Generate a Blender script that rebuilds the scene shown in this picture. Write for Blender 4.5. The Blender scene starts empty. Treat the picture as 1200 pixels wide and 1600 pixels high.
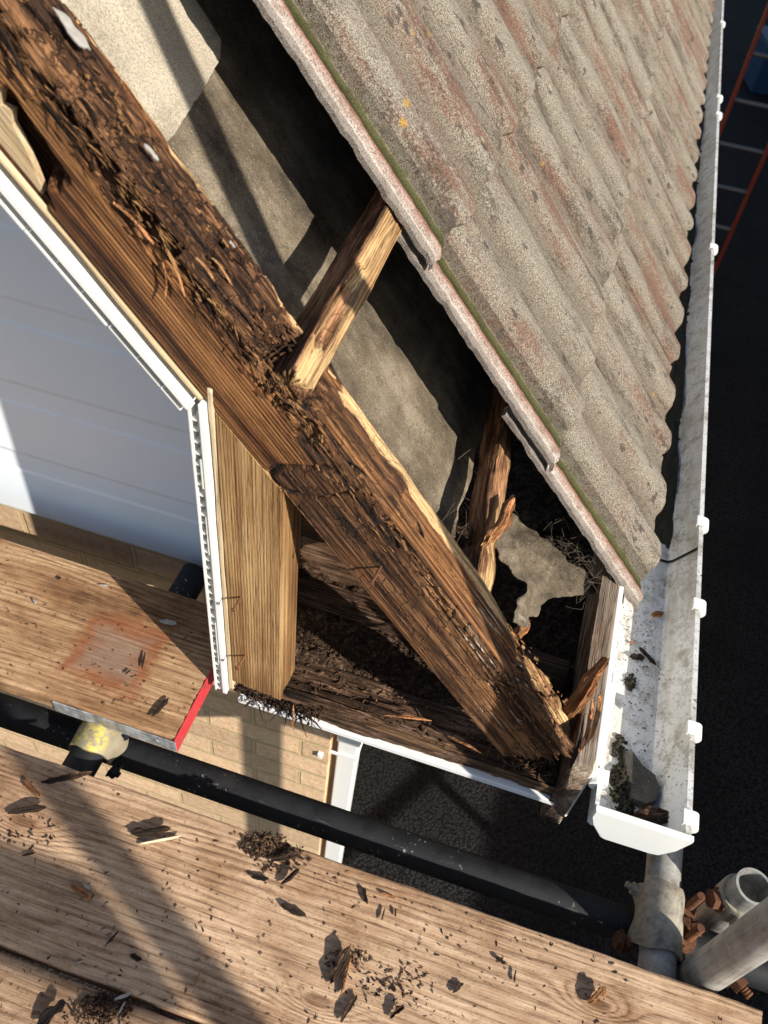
import bpy, bmesh, math, random
import numpy as np
from mathutils import Vector, Matrix
from mathutils.geometry import delaunay_2d_cdt
random.seed(7)
scene = bpy.context.scene
COL = scene.collection

# ------------------------------------------------------------------ camera
F, PITCH, YAW, ROLL, PI_R = 1310.993, 0.8274122, 0.1885494, -0.1438133, 0.8855863
_cy, _sy = math.cos(YAW), math.sin(YAW)
_f = np.array([-_sy*math.cos(PITCH), _cy*math.cos(PITCH), -math.sin(PITCH)])
_r = np.array([_cy, _sy, 0.0]); _d = np.cross(_f, _r)
_c, _s = math.cos(ROLL), math.sin(ROLL)
CAMR = np.array([_c*_r+_s*_d, -_s*_r+_c*_d, _f])
cam_data = bpy.data.cameras.new("camera"); cam = bpy.data.objects.new("camera", cam_data); COL.objects.link(cam)
m = Matrix.Identity(4)
for i in range(3):
    m[i][0] = CAMR[0][i]; m[i][1] = -CAMR[1][i]; m[i][2] = -CAMR[2][i]
cam.matrix_world = m
cam_data.sensor_fit = 'HORIZONTAL'; cam_data.sensor_width = 36.0; cam_data.lens = F/1200*36
cam_data.clip_start = 0.02; cam_data.clip_end = 400
cam_data.dof.use_dof = True; cam_data.dof.focus_distance = 1.2; cam_data.dof.aperture_fstop = 11
scene.camera = cam

# ------------------------------------------------------------------ light
SUN = Vector((-1.9, 1.0, -1.2)).normalized()          # the way the light travels
world = bpy.data.worlds.new("World"); scene.world = world; world.use_nodes = True
wn = world.node_tree.nodes; wl = world.node_tree.links
sky = wn.new("ShaderNodeTexSky"); sky.sky_type = 'NISHITA'; sky.sun_disc = False
sky.sun_elevation = math.asin(-SUN.z); sky.sun_rotation = math.atan2(-SUN.x, -SUN.y)
bg = wn["Background"]; bg.inputs[1].default_value = 0.085
wl.new(sky.outputs[0], bg.inputs[0])
sd = bpy.data.lights.new("sun", 'SUN'); sd.energy = 4.6; sd.angle = math.radians(0.55); sd.color = (1.0, 0.93, 0.82)
so = bpy.data.objects.new("sun", sd); COL.objects.link(so)
so.rotation_euler = SUN.to_track_quat('-Z', 'Y').to_euler(); so.location = (4, -3, 5)
scene.view_settings.view_transform = 'Standard'; scene.view_settings.look = 'None'
scene.view_settings.exposure = 0.72; scene.view_settings.gamma = 1.0
scene.cycles.max_bounces = 6

# ------------------------------------------------------------------ helpers: points
SV = np.array([math.cos(PI_R), 0, -math.sin(PI_R)]); NV = np.array([math.sin(PI_R), 0, math.cos(PI_R)])
ROOF = (0.0, PI_R, 0.0)                                # rotation that turns local x,y,z into down-slope, along eaves, out of roof
def ray(u, v): return CAMR.T @ np.array([(u-600)/F, (v-800)/F, 1.0])
def hit(u, v, n, d):
    r = ray(u, v); n = np.array(n, float); return r*(d/(n@r))
def atx(u, v, x): return hit(u, v, (1, 0, 0), x)
def aty(u, v, y): return hit(u, v, (0, 1, 0), y)
def atz(u, v, z): return hit(u, v, (0, 0, 1), z)
def atn(u, v, o):                                      # on a plane parallel to the roof, in (s, y, n)
    p = hit(u, v, NV, o); return np.array([p@SV, p[1], p@NV])
def inview(p, mx=140):
    c = CAMR@np.asarray(p, float)
    if c[2] < .05: return False
    u, v = c[0]/c[2]*F+600, c[1]/c[2]*F+800
    return -mx < u < 1200+mx and -mx < v < 1600+mx

# ------------------------------------------------------------------ helpers: noise
def _hash(i, j, k, seed):
    h = (i.astype(np.int64)*374761393 + j.astype(np.int64)*668265263 + k.astype(np.int64)*2147483647 + seed*1274126177) & 0xFFFFFFFF
    h = ((h ^ (h >> 13))*1274126177) & 0xFFFFFFFF
    h = ((h ^ (h >> 16))*2246822519) & 0xFFFFFFFF
    return ((h ^ (h >> 15)) & 0xFFFF)/65535.0
def vnoise(x, y, z=0.0, seed=0):
    x, y, z = np.broadcast_arrays(np.asarray(x, float), np.asarray(y, float), np.asarray(z, float))
    i, j, k = np.floor(x), np.floor(y), np.floor(z); fx, fy, fz = x-i, y-j, z-k
    fx, fy, fz = [t*t*(3-2*t) for t in (fx, fy, fz)]
    i, j, k = i.astype(np.int64), j.astype(np.int64), k.astype(np.int64)
    r = 0
    for a in (0, 1):
        for b in (0, 1):
            for c in (0, 1):
                w = (fx if a else 1-fx)*(fy if b else 1-fy)*(fz if c else 1-fz)
                r = r + w*_hash(i+a, j+b, k+c, seed)
    return r*2-1
def fbm(x, y, z=0.0, octv=4, seed=0, gain=.5):
    r, a, t = 0, 1.0, 0
    for o in range(octv):
        r = r + a*vnoise(np.asarray(x)*2**o, np.asarray(y)*2**o, np.asarray(z)*2**o, seed+o*17); t += a; a *= gain
    return r/t
def sstep(a, b, x):
    t = np.clip((np.asarray(x, float)-a)/(b-a), 0, 1); return t*t*(3-2*t)

# ------------------------------------------------------------------ helpers: objects
def tag(o, label=None, cat=None, group=None, kind=None):
    if label: o["label"] = label
    if cat: o["category"] = cat
    if group: o["group"] = group
    if kind or label: o["kind"] = kind or "thing"
    return o
def link(name, me, mat=None, parent=None, loc=None, rot=None, smooth=False):
    o = bpy.data.objects.new(name, me); COL.objects.link(o)
    if mat is not None and len(me.materials) == 0:
        for mm in (mat if isinstance(mat, (list, tuple)) else [mat]): me.materials.append(mm)
    if loc is not None: o.location = loc
    if rot is not None: o.rotation_euler = rot
    if parent is not None: o.parent = parent
    if smooth: me.polygons.foreach_set("use_smooth", [True]*len(me.polygons))
    return o
def meshdata(name, verts, faces, attrs=None):
    me = bpy.data.meshes.new(name)
    me.from_pydata([tuple(map(float, v)) for v in verts], [], faces); 
    for k, val in (attrs or {}).items():
        a = me.attributes.new(k, 'FLOAT', 'POINT'); a.data.foreach_set("value", np.asarray(val, dtype=np.float32))
    me.update(); return me
def empty(name, loc=(0, 0, 0), rot=(0, 0, 0)):
    o = bpy.data.objects.new(name, None); COL.objects.link(o); o.location = loc; o.rotation_euler = rot
    o.empty_display_size = .05; return o
class MB:
    def __init__(s): s.v = []; s.f = []
    def add(s, v, f):
        b = len(s.v); s.v += [tuple(map(float, p)) for p in v]; s.f += [tuple(i+b for i in q) for q in f]; return s
    def box(s, a, b, bev=0.0, M=None):
        bm = bmesh.new(); bmesh.ops.create_cube(bm, size=1)
        a, b = np.minimum(a, b), np.maximum(a, b)
        for v in bm.verts: v.co = Vector([(a[i]+b[i])/2+v.co[i]*(b[i]-a[i]) for i in range(3)])
        if bev: bmesh.ops.bevel(bm, geom=bm.edges[:], offset=bev, segments=2, profile=.5, affect='EDGES')
        return s.bm(bm, M)
    def bm(s, bm, M=None):
        bm.verts.ensure_lookup_table(); bm.verts.index_update()
        if M is not None: bm.transform(M)
        s.add([v.co for v in bm.verts], [[v.index for v in f.verts] for f in bm.faces]); bm.free(); return s
    def tube(s, a, b, r, r2=None, seg=24, inner=None, cap=True):
        a, b = Vector(a), Vector(b); q = (b-a).to_track_quat('Z', 'Y'); r2 = r if r2 is None else r2
        vs, fs = [], []
        rings = [(a, r), (b, r2)]
        if inner: rings += [(b, inner), (a, inner)]
        for c, rr in rings:
            vs += [c+q@Vector((rr*math.cos(t*2*math.pi/seg), rr*math.sin(t*2*math.pi/seg), 0)) for t in range(seg)]
        nr = len(rings)
        for k in range(nr if inner else 1):
            k2 = (k+1) % nr
            fs += [(k*seg+t, k*seg+(t+1) % seg, k2*seg+(t+1) % seg, k2*seg+t) for t in range(seg)]
        if not inner and cap: fs += [tuple(range(seg))[::-1], tuple(range(seg, 2*seg))]
        return s.add(vs, fs)
    def lathe(s, a, b, prof, seg=24):                  # prof: list of (t along a..b in metres, radius)
        a, b = Vector(a), Vector(b); q = (b-a).to_track_quat('Z', 'Y'); vs, fs = [], []
        for z, rr in prof: vs += [a+q@Vector((rr*math.cos(t*2*math.pi/seg), rr*math.sin(t*2*math.pi/seg), z)) for t in range(seg)]
        for k in range(len(prof)-1): fs += [(k*seg+t, k*seg+(t+1) % seg, (k+1)*seg+(t+1) % seg, (k+1)*seg+t) for t in range(seg)]
        fs += [tuple(range(seg))[::-1], tuple(range((len(prof)-1)*seg, len(prof)*seg))]
        return s.add(vs, fs)
    def path(s, pts, r, seg=8):
        pts = [Vector(p) for p in pts]; vs, fs = [], []; n = len(pts)
        rr = r if isinstance(r, (list, tuple)) else [r]*n
        for i, p in enumerate(pts):
            d = (pts[min(i+1, n-1)]-pts[max(i-1, 0)]).normalized(); q = d.to_track_quat('Z', 'Y')
            vs += [p+q@Vector((rr[i]*math.cos(t*2*math.pi/seg), rr[i]*math.sin(t*2*math.pi/seg), 0)) for t in range(seg)]
        for k in range(n-1): fs += [(k*seg+t, k*seg+(t+1) % seg, (k+1)*seg+(t+1) % seg, (k+1)*seg+t) for t in range(seg)]
        fs += [tuple(range(seg))[::-1], tuple(range((n-1)*seg, n*seg))]
        return s.add(vs, fs)
    def extrude(s, prof, axis, a, b):                  # closed 2-D profile pushed along one axis
        def P(u, w, t): return {0: (t, u, w), 1: (u, t, w), 2: (u, w, t)}[axis]
        n = len(prof); vs = [P(u, w, a) for u, w in prof]+[P(u, w, b) for u, w in prof]
        return s.add(vs, [(i, (i+1) % n, n+(i+1) % n, n+i) for i in range(n)]+[tuple(range(n))[::-1], tuple(range(n, 2*n))])
    def build(s, name, mat, parent=None, loc=None, rot=None, smooth=False):
        me = meshdata(name, s.v, s.f)
        bm = bmesh.new(); bm.from_mesh(me); bmesh.ops.recalc_face_normals(bm, faces=bm.faces); bm.to_mesh(me); bm.free()
        if smooth:
            me.polygons.foreach_set("use_smooth", [True]*len(me.polygons)); me.set_sharp_from_angle(angle=math.radians(38))
        return link(name, me, mat, parent, loc, rot)

def ringpts(W, H, r, dp):
    """rounded rectangle, centre 0; returns y,z,ny,nz,t for each point"""
    out = []; t = 0
    corners = [(W/2-r, H/2-r, 0), (-W/2+r, H/2-r, 90), (-W/2+r, -H/2+r, 180), (W/2-r, -H/2+r, 270)]
    for ci, (cy, cz, a0) in enumerate(corners):
        for k in range(4):
            a = math.radians(a0+30*k); out.append([cy+r*math.cos(a), cz+r*math.sin(a), math.cos(a), math.sin(a)])
        ny, nz, _ = corners[(ci+1) % 4]; a = math.radians(a0+90)
        p0 = np.array([cy+r*math.cos(a), cz+r*math.sin(a)]); p1 = np.array([ny+r*math.cos(a), nz+r*math.sin(a)])
        n = max(1, int(np.linalg.norm(p1-p0)/(dp[ci % 2] if isinstance(dp, (list, tuple)) else dp)))
        for k in range(1, n): q = p0+(p1-p0)*k/n; out.append([q[0], q[1], math.cos(a), math.sin(a)])
    o = np.array(out); d = np.linalg.norm(np.diff(o[:, :2], axis=0, append=o[:1, :2]), axis=1)
    return o, np.concatenate([[0], np.cumsum(d)[:-1]])
def beam(L, W, H, dx=.004, dp=.004, r=.002, rough=.0006, rot=0.0, jag=(0, 0), seed=1, taper=None, bend=0.0, fn=None, attrs=True):
    """timber along local x from 0 to L, centred on y,z, with fibrous weathering; jag = ragged ends"""
    o, t = ringpts(W, H, r, dp); N = max(6, int(L/dx)); M = len(o)
    x = np.linspace(0, L, N)[:, None]+np.zeros((1, M)); y = o[None, :, 0]+0*x; z = o[None, :, 1]+0*x
    ny = o[None, :, 2]+0*x; nz = o[None, :, 3]+0*x
    fib = fbm(x*9, y*260, z*260, 3, seed); big = fbm(x*14, y*50, z*50, 3, seed+5)
    dep = rough*fib+rot*(np.clip(big, -.2, 1)*1.0+.5*fib)
    rotm = np.clip(.5+1.4*big, 0, 1)*(1 if rot else .3)
    if fn is not None: dd, rm = fn(x, y, z, ny, nz); dep = dep+dd; rotm = np.clip(rotm*0+rm, 0, 1)
    y = y-ny*dep; z = z-nz*dep
    if taper is not None: k = taper(x/L); y = y*k; z = z*k
    for e, j in ((0, jag[0]), (1, jag[1])):
        if j:
            w = sstep(.75, 1, x/L) if e else 1-sstep(0, .25, x/L)
            sh = j*(vnoise(y*150+seed, z*150, 0, seed+9)*.6+vnoise(y*420, z*420, 0, seed+3)*.5)
            x = x+w*sh
    if bend: z = z+bend*np.sin(x/L*3.1)
    P = np.stack([x, y, z], -1).reshape(-1, 3)
    fs = []
    for i in range(N-1):
        b = i*M; fs += [(b+k, b+(k+1) % M, b+M+(k+1) % M, b+M+k) for k in range(M)]
    c0, c1 = len(P), len(P)+1
    P = np.vstack([P, P[:M].mean(0)+[(.004 if jag[0] else 0), 0, 0], P[-M:].mean(0)-[(.004 if jag[1] else 0), 0, 0]])
    fs += [(c0, (k+1) % M, k) for k in range(M)]+[(c1, (N-1)*M+k, (N-1)*M+(k+1) % M) for k in range(M)]
    rv = np.concatenate([rotm.reshape(-1), [.6, .6]])
    return P, [f[::-1] for f in fs], rv
def beam_obj(name, mat, parent=None, loc=None, eul=None, quat=None, **k):
    P, f, rv = beam(**k); me = meshdata(name, P, [q[::-1] for q in f], {"rot": rv})
    me.polygons.foreach_set("use_smooth", [True]*len(me.polygons))
    o = link(name, me, mat, parent, loc, eul)
    if quat is not None: o.rotation_mode = 'QUATERNION'; o.rotation_quaternion = quat
    return o
def quat_x(d, up=(0, 0, 1)):
    x = Vector(d).normalized(); up = Vector(up); y = up.cross(x).normalized(); z = x.cross(y)
    return Matrix((x, y, z)).transposed().to_quaternion()

# ------------------------------------------------------------------ helpers: materials
class NT:
    def __init__(s, name):
        s.m = bpy.data.materials.new(name); s.m.use_nodes = True; s.t = s.m.node_tree; s.n = s.t.nodes; s.l = s.t.links
        s.b = s.n["Principled BSDF"]; s.tc = s.n.new("ShaderNodeTexCoord"); s.geo = None
    def new(s, ty, **k):
        n = s.n.new(ty)
        for a, v in k.items(): setattr(n, a, v)
        return n
    def set(s, sock, v):
        if hasattr(v, "links") or hasattr(v, "is_output"): s.l.new(v, sock)
        elif isinstance(v, (tuple, list)) and len(v) == 3 and sock.type == 'RGBA': sock.default_value = (*v, 1)
        else: sock.default_value = v
    def vec(s, scale=(1, 1, 1), src="Object", loc=(0, 0, 0)):
        m = s.new("ShaderNodeMapping"); m.inputs["Scale"].default_value = scale; m.inputs["Location"].default_value = loc
        if src == "World":
            if s.geo is None: s.geo = s.new("ShaderNodeNewGeometry")
            s.l.new(s.geo.outputs["Position"], m.inputs[0])
        elif src == "Object": s.l.new(s.tc.outputs["Object"], m.inputs[0])
        else: s.l.new(src, m.inputs[0])
        return m.outputs[0]
    def noise(s, v, scale=1, detail=4, rough=.55, dist=0.0):
        n = s.new("ShaderNodeTexNoise"); s.l.new(v, n.inputs["Vector"]); n.inputs["Scale"].default_value = scale
        n.inputs["Detail"].default_value = detail; n.inputs["Roughness"].default_value = rough; n.inputs["Distortion"].default_value = dist
        return n.outputs[0]
    def voro(s, v, scale, feature='F1', out=0, rnd=1.0):
        n = s.new("ShaderNodeTexVoronoi", feature=feature); s.l.new(v, n.inputs["Vector"]); n.inputs["Scale"].default_value = scale
        n.inputs["Randomness"].default_value = rnd
        return n.outputs[out]
    def ramp(s, f, *stops):
        n = s.new("ShaderNodeValToRGB"); e = n.color_ramp.elements
        while len(e) < len(stops): e.new(.5)
        for el, (p, c) in zip(e, stops): el.position = p; el.color = (c, c, c, 1) if isinstance(c, (int, float)) else (*c, 1)
        s.l.new(f, n.inputs[0]); return n.outputs[0]
    def mix(s, f, a, b, mode='MIX'):
        n = s.new("ShaderNodeMix", data_type='RGBA', blend_type=mode)
        s.set(n.inputs[0], f); s.set(n.inputs[6], a); s.set(n.inputs[7], b); return n.outputs[2]
    def math(s, op, a, b=0.0, c=0.0):
        n = s.new("ShaderNodeMath", operation=op); s.set(n.inputs[0], a); s.set(n.inputs[1], b); s.set(n.inputs[2], c); return n.outputs[0]
    def attr(s, name): n = s.new("ShaderNodeAttribute", attribute_name=name); return n.outputs["Fac"]
    def sep(s, v): n = s.new("ShaderNodeSeparateXYZ"); s.l.new(v, n.inputs[0]); return n.outputs
    def bump(s, h, strength=.5, dist=.002, prev=None):
        n = s.new("ShaderNodeBump"); n.inputs["Strength"].default_value = strength; n.inputs["Distance"].default_value = dist
        s.l.new(h, n.inputs["Height"])
        if prev is not None: s.l.new(prev, n.inputs["Normal"])
        return n.outputs[0]
    def out(s, col, rough=.7, nrm=None, metal=0.0, spec=.4):
        s.set(s.b.inputs["Base Color"], col); s.set(s.b.inputs["Roughness"], rough); s.set(s.b.inputs["Metallic"], metal)
        s.set(s.b.inputs["Specular IOR Level"], spec)
        if nrm is not None: s.l.new(nrm, s.b.inputs["Normal"])
        return s.m

def wood(name, dark, mid, light, ring=160, wob=3.0, stain=(.3, .2, .12), stain_amt=.5, rot_dark=None, rot_mid=None, rot_light=None, rotx=16, fresh=None, bump=.6, rough=.85, axis_mix=(0, 1, .6), seed=0, contrast=1.0, streak=None, cracks=.6):
    t = NT(name); L = (seed*1.37, seed*.71, seed*2.3)
    x, y, z = t.sep(t.vec(loc=L))
    warp = t.noise(t.vec((1.1, 9, 9), loc=L), 1.0, 3)
    r = t.math('ADD', t.math('MULTIPLY', y, axis_mix[1]), t.math('MULTIPLY', z, axis_mix[2]))
    ph = t.math('ADD', t.math('MULTIPLY', r, ring*6.283), t.math('MULTIPLY', warp, wob*6.283))
    rings = t.math('POWER', t.math('ABSOLUTE', t.math('SINE', ph)), .7)
    rings = t.math('MULTIPLY', rings, t.ramp(t.noise(t.vec((3, 30, 30), loc=L), 1.0, 2), (.3, .25), (.65, 1.0)))
    fib = t.noise(t.vec((5, 330, 330), loc=L), 1.0, 3, .6)
    med = t.noise(t.vec((3, 120, 120), loc=L), 1.0, 4, .6)
    fib2 = t.noise(t.vec((60, 800, 800), loc=L), 1.0, 2, .6)
    band = t.noise(t.vec((1.8, 26, 26), loc=L), 1.0, 4, .6)
    blot = t.noise(t.vec((14, 26, 26), loc=L), 1.0, 5, .65)
    g = t.math('ADD', t.math('MULTIPLY', rings, .13*contrast), t.math('ADD', t.math('MULTIPLY', med, .42), t.math('MULTIPLY', band, .40)))
    g = t.math('ADD', g, t.math('ADD', t.math('MULTIPLY', fib2, .10), t.math('MULTIPLY', fib, .25)))
    g = t.math('ADD', g, t.math('MULTIPLY', t.math('SUBTRACT', blot, .5), .16))
    col = t.ramp(g, (.50, dark), (.64, mid), (.79, light))
    st = t.ramp(t.noise(t.vec((3, 14, 14), loc=(9+seed, 3, 1)), 1.0, 6, .65), (.42, 0.0), (.66, 1.0))
    col = t.mix(t.math('MULTIPLY', st, stain_amt), col, t.mix(.75, col, stain, 'MULTIPLY'))
    h = t.math('ADD', t.math('MULTIPLY', rings, .35), t.math('ADD', t.math('ADD', fib, t.math('MULTIPLY', med, .8)), t.math('MULTIPLY', fib2, .5)))
    if rot_dark is not None:
        ra = t.attr("rot")
        rn = t.noise(t.vec((5, 240, 240), loc=L), 1.0, 5, .68)
        rn2 = t.noise(t.vec((rotx, 85, 85), loc=L), 1.0, 5, .7)
        rn3 = t.noise(t.vec((4, 10, 10), loc=L), 1.0, 3, .6)
        rc = t.ramp(t.math('ADD', t.math('MULTIPLY', rn, .5), t.math('ADD', t.math('MULTIPLY', rn2, .40), t.math('MULTIPLY', rn3, .30))), (.50, rot_dark), (.60, rot_mid), (.71, rot_light or tuple(min(1, c*2.9+.04) for c in rot_mid)))
        edge = t.math('ADD', ra, t.math('MULTIPLY', t.math('SUBTRACT', t.noise(t.vec((10, 90, 90), loc=L), 1.0, 5, .65), .5), 1.1))
        col = t.mix(t.ramp(edge, (.3, 0.0), (.66, 1.0)), col, rc)
        h = t.math('ADD', h, t.math('MULTIPLY', t.math('ADD', rn, rn2), t.math('MULTIPLY', ra, 1.3)))
    if fresh is not None:
        fa = t.attr("fresh"); fn_ = t.noise(t.vec((9, 190, 190), loc=L), 1.0, 4)
        fe = t.math('ADD', fa, t.math('MULTIPLY', t.math('SUBTRACT', t.noise(t.vec((16, 90, 90), loc=L), 1.0, 5, .65), .5), 1.2))
        col = t.mix(t.ramp(fe, (.42, 0.0), (.6, 1.0)), col, t.ramp(fn_, (.32, tuple(c*.4 for c in fresh)), (.5, fresh), (.72, tuple(min(1, c*1.35) for c in fresh))))
    if cracks:                                          # drying checks that follow the grain, and crumbly cross breaks where it is rotten
        def line(v_, w_, m_, lo): return t.math('MULTIPLY', t.ramp(t.math('ABSOLUTE', t.math('SUBTRACT', t.noise(v_, 1.0, 3, .55), .5)), (0.0, 1.0), (w_, 0.0)), t.ramp(t.noise(m_, 1.0, 3), (lo, 0.0), (lo+.1, 1.0)))
        k1 = line(t.vec((1.7, 70, 70), loc=(7, seed, 3)), .020, t.vec((4, 22, 22), loc=(2, seed, 8)), .46)
        k2 = line(t.vec((3.2, 165, 165), loc=(1, seed, 5)), .030, t.vec((6, 34, 34), loc=(6, seed, 1)), .44)
        ck = t.math('MAXIMUM', k1, t.math('MULTIPLY', k2, .8))
        if rot_dark is not None:
            k3 = line(t.vec((42, 60, 60), loc=(1, seed, 9)), .035, t.vec((12, 30, 30), loc=(4, seed, 2)), .42)
            ck = t.math('MAXIMUM', ck, t.math('MULTIPLY', k3, t.math('MINIMUM', t.math('MULTIPLY', t.attr("rot"), .9), 1.0)))
        ck = t.math('MULTIPLY', ck, cracks); col = t.mix(ck, col, t.mix(.88, col, (.08, .06, .05), 'MULTIPLY'))
        h = t.math('SUBTRACT', h, t.math('MULTIPLY', ck, 1.6))
    if streak is not None:                              # flecks of old paint along the grain
        sn_ = t.ramp(t.noise(t.vec((7, 230, 230), loc=(4, 8, 2)), 1.0, 3, .5), (.64, 0.0), (.67, 1.0))
        sm_ = t.ramp(t.noise(t.vec((3, 9, 9), loc=(1, 5, 2)), 1.0, 2), (.52, 0.0), (.6, 1.0))
        xm = t.ramp(t.math('ADD', t.sep(t.vec())[0], 0), (streak[0], 0.0), (streak[1], 1.0))
        col = t.mix(t.math('MULTIPLY', t.math('MULTIPLY', sn_, sm_), xm), col, (.62, .57, .47))
    return t.out(col, rough, t.bump(h, bump, .0022), spec=.25)

def simple(name, col, rough=.5, metal=0.0, var=.15, scale=40, bump=.1, dirt=None, dirt_amt=0.0, dscale=12, spec=.4, src="Object"):
    t = NT(name); v = t.vec(src=src)
    n = t.noise(v, scale, 5, .6)
    c = t.ramp(n, (.3, tuple(k*(1-var) for k in col)), (.7, tuple(min(1, k*(1+var)) for k in col)))
    if dirt is not None:
        dn = t.ramp(t.noise(v, dscale, 6, .65), (.48, 0.0), (.66, 1.0)); c = t.mix(t.math('MULTIPLY', dn, dirt_amt), c, dirt)
    return t.out(c, rough, t.bump(n, bump, .001), metal, spec)

# ---- timber
M_RAFTER = wood("rafter_wood", (.016, .0068, .0032), (.098, .037, .0135), (.33, .158, .058), ring=112, wob=1.2, stain=(.26, .14, .08), stain_amt=.9,
                rot_dark=(.008, .005, .004), rot_mid=(.062, .027, .012), rot_light=(.27, .135, .062), rotx=9, fresh=(.52, .33, .16), bump=.9, axis_mix=(0, .5, 1), seed=1, streak=(.40, .56), contrast=1.9, cracks=.95)
M_STUD = wood("post_wood", (.10, .046, .017), (.235, .128, .050), (.43, .275, .13), ring=130, wob=.8, stain=(.5, .36, .22), stain_amt=.5, bump=.7, axis_mix=(0, 1, .3), seed=2, contrast=1.3, cracks=.35)
M_NOGGIN = wood("noggin_wood", (.075, .038, .017), (.29, .165, .07), (.64, .45, .22), ring=130, wob=3, stain=(.4, .25, .12), stain_amt=.8,
                rot_dark=(.014, .009, .006), rot_mid=(.15, .07, .03), bump=.9, seed=3)
M_ROTTEN = wood("rotten_wood", (.025, .015, .009), (.085, .047, .026), (.22, .13, .07), ring=90, wob=5, stain=(.2, .12, .08), stain_amt=.6,
                rot_dark=(.010, .007, .005), rot_mid=(.085, .046, .026), bump=1.0, seed=4, rough=.95)
M_ORANGE = wood("broken_wood", (.08, .032, .012), (.27, .12, .045), (.55, .31, .14), ring=90, wob=6, stain=(.35, .18, .09), stain_amt=.7,
                rot_dark=(.03, .014, .008), rot_mid=(.24, .10, .036), bump=1.0, seed=5)
M_FASCIA = wood("fascia_wood", (.10, .075, .055), (.26, .205, .155), (.46, .39, .31), ring=60, wob=2, stain=(.35, .25, .18), stain_amt=.7, rot_dark=(.03, .02, .014), rot_mid=(.13, .075, .045), seed=6)
M_TAN = wood("tan_board_wood", (.3, .21, .12), (.46, .35, .21), (.6, .49, .33), ring=20, wob=2, stain_amt=.3, cracks=0, seed=7)
M_BARK = wood("bark_wood", (.014, .009, .006), (.065, .036, .021), (.22, .13, .075), ring=90, wob=4, stain_amt=.3, rot_dark=(.010, .007, .005), rot_mid=(.085, .044, .024), seed=8, bump=1)
M_CREAM = wood("cream_splinter_wood", (.36, .24, .12), (.6, .45, .26), (.8, .66, .45), ring=60, wob=4, stain_amt=.2, seed=9)
M_SHADE_BOARD = wood("shade_board_wood", (.02, .011, .006), (.065, .033, .014), (.16, .085, .036), ring=60, wob=4, stain_amt=.6, rot_dark=(.010, .007, .005), rot_mid=(.06, .03, .014), seed=13)
M_FLAKE = wood("flake_wood", (.012, .007, .004), (.075, .035, .015), (.34, .18, .075), ring=90, wob=5, stain_amt=.3, seed=12, rough=.95)
M_BOARDDARK = wood("dark_timber", (.012, .008, .005), (.03, .018, .011), (.06, .038, .022), ring=60, wob=2, seed=10)

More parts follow.
